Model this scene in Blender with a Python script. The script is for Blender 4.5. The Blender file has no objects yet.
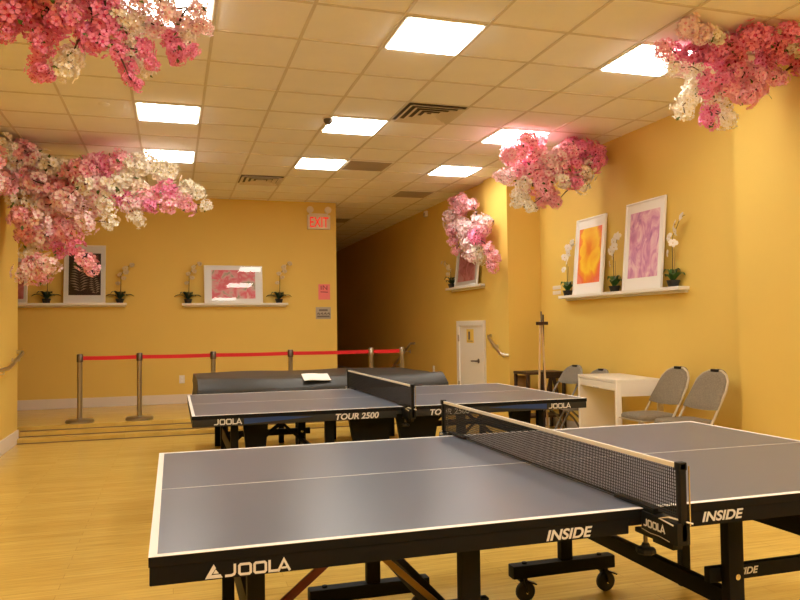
import bpy, bmesh, math, random
from mathutils import Vector, Matrix, Euler
random.seed(7)
S = bpy.context.scene
COL = S.collection
PI = math.pi
LIGHT, EXPOSURE = 22.0, 0.0

# ------------------------------------------------------------------ materials
def s2l(c):
    return tuple(((v/12.92) if v <= .04045 else ((v+.055)/1.055)**2.4) for v in [x/255 for x in c])

def mat(name, col, rough=.5, metal=0.0, spec=.5, bump=0.0, bscale=60.0, var=0.0, vscale=8.0, coat=0.0, trans=0.0):
    m = bpy.data.materials.new(name); m.use_nodes = True
    nt = m.node_tree; b = nt.nodes['Principled BSDF']
    b.inputs['Base Color'].default_value = (*col, 1); b.inputs['Roughness'].default_value = rough
    b.inputs['Metallic'].default_value = metal; b.inputs['Specular IOR Level'].default_value = spec
    b.inputs['Coat Weight'].default_value = coat
    if var or bump:
        tc = nt.nodes.new('ShaderNodeTexCoord')
    if var:
        n = nt.nodes.new('ShaderNodeTexNoise'); n.inputs['Scale'].default_value = vscale; n.inputs['Detail'].default_value = 4
        nt.links.new(tc.outputs['Object'], n.inputs['Vector'])
        r = nt.nodes.new('ShaderNodeValToRGB')
        r.color_ramp.elements[0].position = .3; r.color_ramp.elements[1].position = .7
        r.color_ramp.elements[0].color = (*[c*(1-var) for c in col], 1)
        r.color_ramp.elements[1].color = (*[min(1, c*(1+var)) for c in col], 1)
        nt.links.new(n.outputs['Fac'], r.inputs['Fac']); nt.links.new(r.outputs['Color'], b.inputs['Base Color'])
    if bump:
        n2 = nt.nodes.new('ShaderNodeTexNoise'); n2.inputs['Scale'].default_value = bscale; n2.inputs['Detail'].default_value = 3
        nt.links.new(tc.outputs['Object'], n2.inputs['Vector'])
        bp = nt.nodes.new('ShaderNodeBump'); bp.inputs['Strength'].default_value = bump; bp.inputs['Distance'].default_value = .002
        nt.links.new(n2.outputs['Fac'], bp.inputs['Height']); nt.links.new(bp.outputs['Normal'], b.inputs['Normal'])
    return m

def emit(name, col, strength):
    m = bpy.data.materials.new(name); m.use_nodes = True
    b = m.node_tree.nodes['Principled BSDF']
    b.inputs['Base Color'].default_value = (.8, .8, .8, 1)
    b.inputs['Emission Color'].default_value = (*col, 1); b.inputs['Emission Strength'].default_value = strength
    return m

def ramp_mat(name, tex, stops, scale=(1, 1, 1), rough=.5, tscale=5.0, detail=4.0, distort=0.0, wave_bands='X'):
    m = bpy.data.materials.new(name); m.use_nodes = True
    nt = m.node_tree; b = nt.nodes['Principled BSDF']; b.inputs['Roughness'].default_value = rough
    tc = nt.nodes.new('ShaderNodeTexCoord'); mp = nt.nodes.new('ShaderNodeMapping')
    mp.inputs['Scale'].default_value = scale
    nt.links.new(tc.outputs['Object'], mp.inputs['Vector'])
    if tex == 'noise':
        n = nt.nodes.new('ShaderNodeTexNoise'); n.inputs['Scale'].default_value = tscale
        n.inputs['Detail'].default_value = detail; n.inputs['Distortion'].default_value = distort; out = n.outputs['Fac']
    elif tex == 'voronoi':
        n = nt.nodes.new('ShaderNodeTexVoronoi'); n.inputs['Scale'].default_value = tscale; out = n.outputs['Distance']
    else:
        n = nt.nodes.new('ShaderNodeTexWave'); n.inputs['Scale'].default_value = tscale; n.bands_direction = wave_bands
        n.inputs['Distortion'].default_value = distort; n.inputs['Detail'].default_value = detail; out = n.outputs['Fac']
    nt.links.new(mp.outputs['Vector'], n.inputs['Vector'])
    r = nt.nodes.new('ShaderNodeValToRGB')
    el = r.color_ramp.elements
    el[0].position, el[0].color = stops[0][0], (*stops[0][1], 1)
    el[1].position, el[1].color = stops[-1][0], (*stops[-1][1], 1)
    for p, c in stops[1:-1]:
        e = el.new(p); e.color = (*c, 1)
    nt.links.new(out, r.inputs['Fac']); nt.links.new(r.outputs['Color'], b.inputs['Base Color'])
    return m

def wood_floor_mat(name, c1, c2, c3, rough):
    m = bpy.data.materials.new(name); m.use_nodes = True
    nt = m.node_tree; b = nt.nodes['Principled BSDF']; L = nt.links
    tc = nt.nodes.new('ShaderNodeTexCoord')
    br = nt.nodes.new('ShaderNodeTexBrick')
    br.inputs['Scale'].default_value = 1; br.inputs['Brick Width'].default_value = 1.1; br.inputs['Row Height'].default_value = .085
    br.inputs['Mortar Size'].default_value = .0012; br.inputs['Color1'].default_value = (*c1, 1)
    br.inputs['Color2'].default_value = (*c2, 1); br.inputs['Mortar'].default_value = (*c3, 1); br.inputs['Bias'].default_value = 0
    L.new(tc.outputs['Object'], br.inputs['Vector'])
    mp = nt.nodes.new('ShaderNodeMapping'); mp.inputs['Scale'].default_value = (1.2, 16, 1)
    L.new(tc.outputs['Object'], mp.inputs['Vector'])
    n = nt.nodes.new('ShaderNodeTexNoise'); n.inputs['Scale'].default_value = 3; n.inputs['Detail'].default_value = 6
    L.new(mp.outputs['Vector'], n.inputs['Vector'])
    r = nt.nodes.new('ShaderNodeValToRGB')
    r.color_ramp.elements[0].position = .3; r.color_ramp.elements[0].color = (.82, .8, .76, 1)
    r.color_ramp.elements[1].position = .7; r.color_ramp.elements[1].color = (1.04, 1.04, 1.04, 1)
    L.new(n.outputs['Fac'], r.inputs['Fac'])
    mx = nt.nodes.new('ShaderNodeMix'); mx.data_type = 'RGBA'; mx.blend_type = 'MULTIPLY'; mx.inputs[0].default_value = 1
    L.new(br.outputs['Color'], mx.inputs[6]); L.new(r.outputs['Color'], mx.inputs[7])
    L.new(mx.outputs[2], b.inputs['Base Color'])
    b.inputs['Roughness'].default_value = rough
    return m

WALLC = (.765, .543, .128)
M = {}
M['wall'] = mat('yellow_wall_paint', WALLC, .6, spec=.3, bump=.15, bscale=180, var=.025, vscale=1.2)
M['ceil'] = mat('ceiling_tile', (.90, .88, .85), .9, spec=.1, bump=.4, bscale=160, var=.02, vscale=3)
M['tbar'] = mat('ceiling_t_bar', (.68, .62, .53), .6)
M['base'] = mat('beige_baseboard', (.74, .66, .56), .5)
M['floor'] = wood_floor_mat('maple_strip_floor', (.76, .54, .14), (.70, .48, .115), (.50, .32, .08), .22)
M['step_shadow'] = mat('step_shadow_line', (.20, .12, .045), .5)  # brown that paints in the shadow line of each step
M['white'] = mat('white_paint', (.82, .79, .72), .45)
M['frame'] = mat('white_picture_frame', (.88, .87, .83), .4)
M['mat'] = mat('white_mat_board', (.90, .89, .86), .8)
M['desk'] = mat('white_laminate', (.84, .80, .72), .35)
M['black'] = mat('black_powder_coat', (.008, .008, .009), .55, spec=.14, bump=.1, bscale=400)
M['blackrubber'] = mat('black_rubber', (.015, .015, .015), .7)
M['blackplastic'] = mat('black_plastic', (.010, .010, .010), .45, spec=.22)
M['greyapron'] = mat('charcoal_apron', (.030, .031, .031), .5, spec=.25)
M['top'] = mat('blue_grey_table_top', (.105, .125, .175), .30, spec=.5, bump=.05, bscale=500)
M['line'] = mat('white_line_paint', (.85, .84, .82), .5)
M['letter'] = mat('white_print', (.70, .70, .70), .6)
M['blue'] = mat('blue_print', (.008, .045, .20), .5)
M['net'] = mat('black_net_cord', (.02, .02, .022), .8)
M['tape'] = mat('cream_net_tape', (.80, .76, .66), .7)
M['steel'] = mat('brushed_steel', (.42, .38, .32), .32, metal=1.0)
M['rail'] = mat('satin_handrail_steel', (.68, .62, .54), .28, metal=1.0)
M['dsteel'] = mat('dark_steel', (.16, .14, .12), .4, metal=1.0)
M['chrome'] = mat('bolt_chrome', (.7, .68, .65), .2, metal=1)
M['red'] = mat('red_belt_webbing', (.62, .008, .012), .7, bump=.3, bscale=300)
M['cover'] = mat('black_vinyl_cover', (.024, .021, .018), .46, bump=.5, bscale=18)
M['paper'] = mat('white_paper', (.85, .83, .78), .7)
M['redbar'] = mat('dark_red_strut', (.16, .018, .015), .4)
M['brass'] = mat('brass_strut', (.32, .20, .06), .4, metal=.6)
M['chairfab'] = mat('taupe_chair_fabric', (.235, .195, .14), .95, spec=.1, bump=.8, bscale=260, var=.18, vscale=90)
M['chairfab2'] = mat('grey_chair_fabric', (.23, .205, .165), .95, spec=.1, bump=.8, bscale=260, var=.15, vscale=90)
M['chairmetal'] = mat('beige_chair_tube', (.52, .44, .31), .35, spec=.5)
M['greymetal'] = mat('grey_chair_tube', (.24, .22, .19), .35, spec=.5)
M['darkwood'] = mat('dark_brown_wood', (.045, .020, .010), .45, var=.25, vscale=14)
M['midwood'] = mat('mid_brown_board', (.38, .21, .07), .5, var=.15, vscale=9)
M['lightwood'] = mat('pale_wood_pole', (.62, .42, .20), .5)
M['pot'] = mat('black_flower_pot', (.018, .017, .015), .5)
M['leaf'] = mat('orchid_leaf', (.028, .055, .022), .4, var=.3, vscale=12)
M['leaflight'] = mat('bright_orchid_leaf', (.06, .16, .035), .4, var=.3, vscale=12)
M['stem'] = mat('orchid_stem', (.07, .06, .02), .6)
M['orchid'] = mat('white_orchid_petal', (.80, .74, .66), .6)
M['orchidtan'] = mat('tan_orchid_petal', (.62, .50, .30), .6)
M['orchidc'] = mat('orchid_centre', (.60, .38, .12), .6)
M['twig'] = mat('cherry_branch_bark', (.07, .04, .022), .8, bump=.6, bscale=40)
M['bleaf'] = mat('blossom_leaf', (.10, .17, .03), .5, var=.2)
PET = {'d': ((.87, .30, .50), (.66, .03, .15)), 'p': ((.92, .50, .58), (.80, .12, .26)),
       'l': ((.93, .73, .75), (.84, .30, .42)), 'w': ((.92, .88, .78), (.78, .66, .32))}
for k, (a, c) in PET.items():
    M['pet_'+k] = mat('blossom_petal_'+{'d': 'deep_pink', 'p': 'pink', 'l': 'pale_pink', 'w': 'cream'}[k], a, .7, spec=.2)
    M['cen_'+k] = mat('blossom_centre_'+{'d': 'deep_pink', 'p': 'pink', 'l': 'pale_pink', 'w': 'cream'}[k], c, .7, spec=.2)
M['light'] = emit('lit_diffuser', (.95, .92, .82), LIGHT)
M['unlit'] = mat('unlit_diffuser', (.40, .335, .27), .5)
M['vent'] = mat('vent_metal', (.74, .66, .56), .5)
M['ventdark'] = mat('vent_shadow_gap', (.13, .10, .075), .8)
M['exitbody'] = mat('exit_sign_housing', (.80, .70, .55), .4)
M['exitred'] = emit('exit_sign_letter', (1.0, .012, .008), .55)
M['exitred'].node_tree.nodes['Principled BSDF'].inputs['Base Color'].default_value = (.6, .01, .008, 1)
M['pink'] = mat('pink_notice_paper', (.86, .22, .22), .7)
M['pinkink'] = mat('dark_red_ink', (.25, .02, .03), .7)
M['grey'] = mat('grey_plaque', (.42, .37, .30), .6)
M['dgrey'] = mat('dark_grey_print', (.16, .13, .10), .7)
M['yellownote'] = mat('yellow_notice_paper', (.82, .60, .12), .7)
M['art_fern'] = mat('fern_print_black', (.03, .018, .012), .3, var=.5, vscale=6)
M['fernleaf'] = mat('fern_print_frond', (.42, .34, .25), .4)
M['fernred'] = mat('fern_print_red_patch', (.20, .04, .025), .4)
M['art_pink'] = ramp_mat('pink_blossom_print', 'noise', [(.30, (.22, .26, .12)), (.38, (.50, .45, .32)), (.44, (.82, .50, .46)), (.52, (.86, .26, .30)), (.60, (.84, .16, .21)), (.72, (.88, .56, .50))], tscale=7.5, distort=.6, detail=5)
M['art_pink2'] = ramp_mat('rose_print', 'noise', [(.3, (.50, .12, .11)), (.5, (.80, .32, .30)), (.7, (.86, .58, .50))], tscale=5, distort=1.5)
M['art_purple'] = ramp_mat('purple_iris_print', 'noise', [(.28, (.42, .15, .38)), (.42, (.64, .27, .50)), (.52, (.76, .42, .58)), (.66, (.88, .66, .70))], scale=(1, 1, .55), tscale=6.5, distort=2.2, detail=6)
M['art_yel'] = None
def yellow_art():
    m = bpy.data.materials.new('orange_flower_print'); m.use_nodes = True
    nt = m.node_tree; b = nt.nodes['Principled BSDF']; b.inputs['Roughness'].default_value = .45; L = nt.links
    tc = nt.nodes.new('ShaderNodeTexCoord')
    n = nt.nodes.new('ShaderNodeTexNoise'); n.inputs['Scale'].default_value = 4; n.inputs['Distortion'].default_value = 1.2
    L.new(tc.outputs['Object'], n.inputs['Vector'])
    mp = nt.nodes.new('ShaderNodeMapping'); mp.inputs['Location'].default_value = (0, 0, -.42*1.9); mp.inputs['Scale'].default_value = (3.0, 0, 1.9)
    L.new(tc.outputs['Object'], mp.inputs['Vector'])
    ln = nt.nodes.new('ShaderNodeVectorMath'); ln.operation = 'LENGTH'; L.new(mp.outputs['Vector'], ln.inputs[0])
    ma = nt.nodes.new('ShaderNodeMath'); ma.operation = 'MULTIPLY_ADD'; ma.inputs[1].default_value = .9; ma.inputs[2].default_value = -.45
    L.new(n.outputs['Fac'], ma.inputs[0])
    ad = nt.nodes.new('ShaderNodeMath'); ad.operation = 'ADD'; L.new(ln.outputs['Value'], ad.inputs[0]); L.new(ma.outputs[0], ad.inputs[1])
    r = nt.nodes.new('ShaderNodeValToRGB'); el = r.color_ramp.elements
    for i, (p, c) in enumerate([(.0, (.80, .22, .01)), (.30, (.90, .48, .015)), (.52, (.95, .62, .03)), (.66, (.88, .30, .02)), (.85, (.86, .16, .08)), (1.0, (.85, .25, .17))]):
        e = el[i] if i < 2 else el.new(p)
        e.position = p; e.color = (*c, 1)
    L.new(ad.outputs[0], r.inputs['Fac']); L.new(r.outputs['Color'], b.inputs['Base Color'])
    return m
M['art_yel'] = yellow_art()
def glass_mat():
    m = bpy.data.materials.new('clear_acrylic'); m.use_nodes = True
    nt = m.node_tree; nt.nodes.remove(nt.nodes['Principled BSDF'])
    out = nt.nodes['Material Output']
    t = nt.nodes.new('ShaderNodeBsdfTransparent'); g = nt.nodes.new('ShaderNodeBsdfGlossy'); g.inputs['Roughness'].default_value = .02
    f = nt.nodes.new('ShaderNodeFresnel'); f.inputs['IOR'].default_value = 1.5
    x = nt.nodes.new('ShaderNodeMixShader')
    nt.links.new(f.outputs[0], x.inputs[0]); nt.links.new(t.outputs[0], x.inputs[1]); nt.links.new(g.outputs[0], x.inputs[2])
    nt.links.new(x.outputs[0], out.inputs['Surface'])
    return m
M['glass'] = glass_mat()

# ------------------------------------------------------------------ mesh builder
class MB:
    def __init__(s): s.bm = bmesh.new(); s.mats = []
    def mi(s, m):
        if m is None: return 0
        if m not in s.mats: s.mats.append(m)
        return s.mats.index(m)
    def box(s, lo, hi, m=None, bev=0.0, T=None):
        x0, y0, z0 = lo; x1, y1, z1 = hi
        vs = [s.bm.verts.new(p) for p in ((x0,y0,z0),(x1,y0,z0),(x1,y1,z0),(x0,y1,z0),(x0,y0,z1),(x1,y0,z1),(x1,y1,z1),(x0,y1,z1))]
        i = s.mi(m); fs = []
        for q in ((0,3,2,1),(4,5,6,7),(0,1,5,4),(1,2,6,5),(2,3,7,6),(3,0,4,7)):
            f = s.bm.faces.new([vs[k] for k in q]); f.material_index = i; fs.append(f)
        if T is not None:
            for v in vs: v.co = T @ v.co
        if bev:
            es = list({e for f in fs for e in f.edges})
            r = bmesh.ops.bevel(s.bm, geom=es, offset=bev, segments=2, affect='EDGES', profile=.6)
            for f in r['faces']: f.material_index = i
        return s
    def beam(s, p, q, w, h, m=None, up=(0, 0, 1), bev=0.0):
        p = Vector(p); q = Vector(q); d = q-p; L = d.length; x = d/L
        u = Vector(up)
        if abs(x.dot(u)) > .99: u = Vector((0, 1, 0))
        y = u.cross(x).normalized(); z = x.cross(y)
        T = Matrix((x, y, z)).transposed().to_4x4(); T.translation = p
        return s.box((0, -w/2, -h/2), (L, w/2, h/2), m, bev, T)
    def tube(s, pts, r, n=10, m=None, cap=True, rs=None):
        pts = [Vector(p) for p in pts]; i = s.mi(m); rings = []
        prev = None
        for k, p in enumerate(pts):
            a = pts[max(k-1, 0)]; b = pts[min(k+1, len(pts)-1)]
            t = (b-a).normalized()
            if prev is None:
                u = Vector((0, 0, 1)) if abs(t.z) < .9 else Vector((1, 0, 0))
            else: u = prev
            x = (u - t*u.dot(t)).normalized(); y = t.cross(x); prev = x
            rr = rs[k] if rs else r
            rings.append([s.bm.verts.new(p + (x*math.cos(2*PI*j/n)+y*math.sin(2*PI*j/n))*rr) for j in range(n)])
        for a, b in zip(rings, rings[1:]):
            for j in range(n):
                f = s.bm.faces.new((a[j], a[(j+1) % n], b[(j+1) % n], b[j])); f.material_index = i
        if cap:
            f = s.bm.faces.new(list(reversed(rings[0]))); f.material_index = i
            f = s.bm.faces.new(rings[-1]); f.material_index = i
        return s
    def lathe(s, prof, c=(0, 0, 0), n=24, m=None, T=None):
        i = s.mi(m); rings = []; c = Vector(c)
        for r, z in prof:
            if r < 1e-6: rings.append([s.bm.verts.new(c+Vector((0, 0, z)))])
            else: rings.append([s.bm.verts.new(c+Vector((r*math.cos(2*PI*j/n), r*math.sin(2*PI*j/n), z))) for j in range(n)])
        if T is not None:
            for R in rings:
                for v in R: v.co = T @ v.co
        for a, b in zip(rings, rings[1:]):
            for j in range(n):
                A = a[j % len(a)]; B = a[(j+1) % len(a)]; C_ = b[(j+1) % len(b)]; D = b[j % len(b)]
                vs = []
                for v in (A, B, C_, D):
                    if v not in vs: vs.append(v)
                if len(vs) > 2:
                    f = s.bm.faces.new(vs); f.material_index = i
        for R, rev in ((rings[0], True), (rings[-1], False)):
            if len(R) > 2:
                f = s.bm.faces.new(list(reversed(R)) if rev else R); f.material_index = i
        return s
    def prism(s, poly, t, m=None, T=None):
        """2D polygon in local x,z extruded along -y by t"""
        i = s.mi(m); n = len(poly)
        a = [s.bm.verts.new((x, 0, z)) for x, z in poly]; b = [s.bm.verts.new((x, -t, z)) for x, z in poly]
        if T is not None:
            for v in a+b: v.co = T @ v.co
        fs = [s.bm.faces.new(a), s.bm.faces.new(list(reversed(b)))]
        for k in range(n): fs.append(s.bm.faces.new((a[k], b[k], b[(k+1) % n], a[(k+1) % n])))
        for f in fs: f.material_index = i
        return s
    def stroke(s, pts, w, t, m=None, T=None, closed=False):
        """2D polyline in x,z with mitred width w, extruded along -y"""
        P = [Vector((p[0], p[1])) for p in pts]; n = len(P); L = []; R = []
        for k in range(n):
            if closed: a, b = P[(k-1) % n], P[(k+1) % n]
            else: a, b = P[max(k-1, 0)], P[min(k+1, n-1)]
            d1 = (P[k]-a); d2 = (b-P[k])
            d1 = d1.normalized() if d1.length > 1e-9 else d2.normalized()
            d2 = d2.normalized() if d2.length > 1e-9 else d1
            n1 = Vector((-d1.y, d1.x)); n2 = Vector((-d2.y, d2.x)); q = (n1+n2)
            q = q.normalized() if q.length > 1e-6 else n1
            k_ = 1/max(.5, q.dot(n1)); L.append(P[k]+q*w/2*k_); R.append(P[k]-q*w/2*k_)
        for k in range(n if closed else n-1):
            j = (k+1) % n
            s.prism([tuple(L[k]), tuple(R[k]), tuple(R[j]), tuple(L[j])], t, m, T)
        return s
    def build(s, name, m=None, parent=None, loc=None, smooth=40, fix=True):
        if m is not None: s.mats = [m] + [x for x in s.mats if x is not m] if not s.mats else s.mats
        if fix: bmesh.ops.recalc_face_normals(s.bm, faces=s.bm.faces[:])
        me = bpy.data.meshes.new(name); s.bm.to_mesh(me); s.bm.free()
        for x in (s.mats or [m]): me.materials.append(x)
        if smooth:
            me.polygons.foreach_set('use_smooth', [True]*len(me.polygons))
            me.set_sharp_from_angle(angle=math.radians(smooth))
        o = bpy.data.objects.new(name, me); COL.objects.link(o)
        if parent is not None: o.parent = parent
        if loc is not None: o.location = loc
        return o

def tag(o, label, cat, group=None):
    o['label'] = label; o['category'] = cat
    if group: o['group'] = group
    return o
def thing(name, label, cat, loc=(0, 0, 0), rz=0, group=None, rx=0):
    o = bpy.data.objects.new(name, None); COL.objects.link(o)
    o.empty_display_size = .1
    o.location = loc; o.rotation_euler = (rx, 0, rz)
    return tag(o, label, cat, group)
def struct(o): o['kind'] = 'structure'; return o
KIDS = {}
def kids(o):
    return [c for c in bpy.data.objects if c.parent == o]
def dup(root, loc, rz=None, label=None, group=None):
    r = root.copy(); COL.objects.link(r); r.location = loc
    if rz is not None: r.rotation_euler = (r.rotation_euler[0], 0, rz)
    if label: r['label'] = label
    if group: r['group'] = group
    for ch in kids(root):
        c = ch.copy(); COL.objects.link(c); c.parent = r
        for g in kids(ch):
            d = g.copy(); COL.objects.link(d); d.parent = c
    return r

def text_mesh(name, s, w, h, m, parent, T, shear=0.0, bold=.02, depth=.0006):
    cu = bpy.data.curves.new(name, 'FONT'); cu.body = s; cu.size = 1; cu.shear = shear; cu.offset = bold
    cu.extrude = .01; cu.space_character = 1.0
    o = bpy.data.objects.new(name, cu); COL.objects.link(o)
    dg = bpy.context.evaluated_depsgraph_get()
    me = bpy.data.meshes.new_from_object(o.evaluated_get(dg))
    bpy.data.objects.remove(o); bpy.data.curves.remove(cu)
    xs = [v.co.x for v in me.vertices]; ys = [v.co.y for v in me.vertices]
    x0, x1, y0, y1 = min(xs), max(xs), min(ys), max(ys)
    for v in me.vertices:
        x = (v.co.x-x0)/(x1-x0)*w; z = (v.co.y-y0)/(y1-y0)*h; y = -(v.co.z+.01)/.02*depth
        v.co = T @ Vector((x, y, z))
    me.materials.clear(); me.materials.append(m); me.name = name
    ob = bpy.data.objects.new(name, me); COL.objects.link(ob); ob.parent = parent
    return ob

def wordmark(parent, T, w, h, m, triangle=False, name='brand_lettering'):
    """wide geometric capitals J O O L A, optionally after a cut triangle"""
    b = MB(); t = .0007; st = .2*h
    x = 0.0; H_ = h
    unit = (w/ (6.55 if triangle else 5.0))
    if triangle:
        a = unit*1.25
        b.prism([(0, 0), (a*.50, H_*1.12), (a*.64, H_*.80), (a*.36, H_*.28), (a*.9, H_*.28), (a*1.02, 0)], t, m, T)
        b.prism([(a*.47, H_*.36), (a*.62, H_*.70), (a*.80, H_*.36)], t, m, T)
        x = a*1.15
    g = unit*.1; lw = unit*.92
    # J
    b.stroke([(x+0.02*lw, st/2), (x+lw*.55, st/2), (x+lw*.74, st*.9), (x+lw*.80, st*1.6), (x+lw*.80, H_)], st, t, m, T); x += lw*.95+g
    for _ in range(2):
        c = st*.55; x0, x1, z0, z1 = x+st/2, x+lw*1.12-st/2, st/2, H_-st/2
        b.stroke([(x0, z0+c), (x0+c, z0), (x1-c, z0), (x1, z0+c), (x1, z1-c), (x1-c, z1), (x0+c, z1), (x0, z1-c)], st, t, m, T, closed=True)
        x += lw*1.12+g
    b.stroke([(x+st/2, H_), (x+st/2, st/2), (x+lw*.78, st/2)], st, t, m, T); x += lw*.74
    b.stroke([(x+st*.3, 0), (x+lw*.55, H_-st*.3), (x+lw*1.1-st*.3, 0)], st, t, m, T)
    b.stroke([(x+lw*.33, st*1.35), (x+lw*.78, st*1.35)], st*.8, t, m, T)
    return b.build(name, m, parent, smooth=0)
# ------------------------------------------------------------------ the room
ZC = 3.306; GX, GY, TS = .263, 4.455, .5885
YB = 11.7; UF = .165
XL, XR, XP, XCOL, XH = -1.72, 4.62, 4.50, 4.15, 4.20
YJ = 5.03; YC = 8.69; YLE = 9.5; YF = -3.0; YHE = 20.0
STEPS = [(9.40, .055), (9.57, .11), (9.67, UF)]
def slab(name, lo, hi, m, bev=0): return struct(MB().box(lo, hi, m, bev).build(name, m, smooth=0))
slab('floor', (-1.9, YF-.1, -.1), (4.9, STEPS[0][0]+.02, 0), M['floor'])
b = MB()
for i, (y, z) in enumerate(STEPS):
    y1 = STEPS[i+1][0] if i < 2 else YHE+.1
    b.box((XL if i < 2 else -4.1, y, -.1), (XCOL+.2, y1+.001, z), M['floor'])
struct(b.build('floor_raised', M['floor'], smooth=0))
for i, (y, z) in enumerate(STEPS):  # dark strip at each riser foot, drawn in for the shadow under the overhang
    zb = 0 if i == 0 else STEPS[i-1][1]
    struct(MB().box((XL+.003, y-.014, zb+.0005), (XCOL-.003, y+.0005, zb+.010), M['step_shadow']).build('trim_%d' % (i+1), M['step_shadow'], smooth=0))
slab('ceiling', (-4.1, YF-.1, ZC), (4.9, YHE+.1, ZC+.1), M['ceil'])
g = MB()
i0, i1 = int((-4.1-GX)/TS), int((4.75-GX)/TS)
for i in range(i0, i1+1):
    x = GX+i*TS
    if x > XH: g.box((x-.011, YF, ZC-.006), (x+.011, YC, ZC+.001))
    elif x < XL: g.box((x-.011, YLE, ZC-.006), (x+.011, YB, ZC+.001))
    else: g.box((x-.011, YF, ZC-.006), (x+.011, YB if x < 2.54 else YHE, ZC+.001))
for j in range(int((YF-GY)/TS), int((YHE-GY)/TS)+1):
    y = GY+j*TS
    xa = XL if y < YLE else (-4.0 if y < YB else 2.54)
    xb = XP if y < YJ else (XR if y < YC else XH)
    g.box((xa, y-.011, ZC-.0055), (xb, y+.011, ZC+.001))
struct(g.build('trim_4', M['tbar'], smooth=0))
W = M['wall']
slab('wall_back', (-4.1, YB, 0), (2.54, YB+.12, ZC), W)
slab('wall_hall_left', (2.42, YB+.12, 0), (2.54, YHE, ZC), W)
slab('wall_hall_end', (2.42, YHE, 0), (4.4, YHE+.1, ZC), W)
slab('wall_hall_right', (XH, YC+.7, 0), (XH+.12, YHE, ZC), W)
slab('wall_column', (XCOL, YC, 0), (4.9, YC+.74, ZC), W)
slab('wall_right', (XR, YJ-.1, 0), (XR+.12, YC, ZC), W)
slab('wall_right_pier', (XP, YF, 0), (XP+.3, YJ, ZC), W)
slab('wall_left', (XL-.12, YF, 0), (XL, YLE, ZC), W)
slab('wall_recess', (-4.1, YLE-.12, 0), (XL-.12, YLE, ZC), W)
slab('wall_recess_left', (-4.1, YLE, 0), (-4.0, YB, ZC), W)
slab('wall_front', (-1.9, YF-.1, 0), (4.9, YF, ZC), W)
def base(name, lo, hi): slab(name, lo, hi, M['base'], .004)
base('baseboard_back', (-4.0, YB-.016, UF), (2.54, YB, UF+.14))
base('baseboard_left', (XL, YF, 0), (XL+.016, YLE, .155))
base('baseboard_right', (XR-.016, YJ, 0), (XR, YC, .12))
base('baseboard_pier', (XP-.016, YF, 0), (XP, YJ, .12))
base('baseboard_hall', (XH-.016, 10.66, UF), (XH, YHE, UF+.12))

# service door low in the hall wall
def hall_door():
    d = struct(MB().box((XH-.022, 9.62, UF), (XH, 10.47, 1.28), M['white'], .003).build('door_1', M['white'], smooth=0))
    f = MB()
    f.box((XH-.04, 9.53, UF), (XH-.0005, 9.62, 1.36), M['white'], .004)
    f.box((XH-.04, 10.47, UF), (XH-.0005, 10.57, 1.36), M['white'], .004)
    f.box((XH-.04, 9.62, 1.28), (XH-.0005, 10.47, 1.36), M['white'], .004)
    f.build('door_frame', M['white'], d, smooth=0)
    h = MB(); T = Matrix.Translation((XH-.022, 9.76, .78)) @ Matrix.Rotation(-PI/2, 4, 'Y')
    h.lathe([(.034, 0), (.034, .008), (.012, .012), (.012, .05)], n=16, m=M['dsteel'], T=T)
    h.tube([(XH-.07, 9.76, .78), (XH-.075, 9.82, .78), (XH-.07, 9.92, .775)], .011, 10, M['dsteel'])
    o = h.build('door_handle', M['dsteel'], d); o['label'] = 'dark lever handle'
    for z in (1.1, .4):
        MB().tube([(XH-.045, 10.47, z-.05), (XH-.045, 10.47, z+.05)], .012, 8, M['steel']).build('hinge', M['steel'], d)
    n = MB().box((XH-.024, 9.93, 1.035), (XH-.0225, 10.20, 1.235), M['yellownote']).build('door_notice', M['yellownote'], d, smooth=0)
    n['label'] = 'yellow paper notice with a dark picture'
    q = MB()
    q.box((XH-.0256, 10.06, 1.08), (XH-.0242, 10.13, 1.20), M['dgrey'])
    q.box((XH-.0256, 9.97, 1.055), (XH-.0242, 10.16, 1.065), M['dgrey'])
    q.build('notice_print', M['dgrey'], n, smooth=0)
hall_door()

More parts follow.
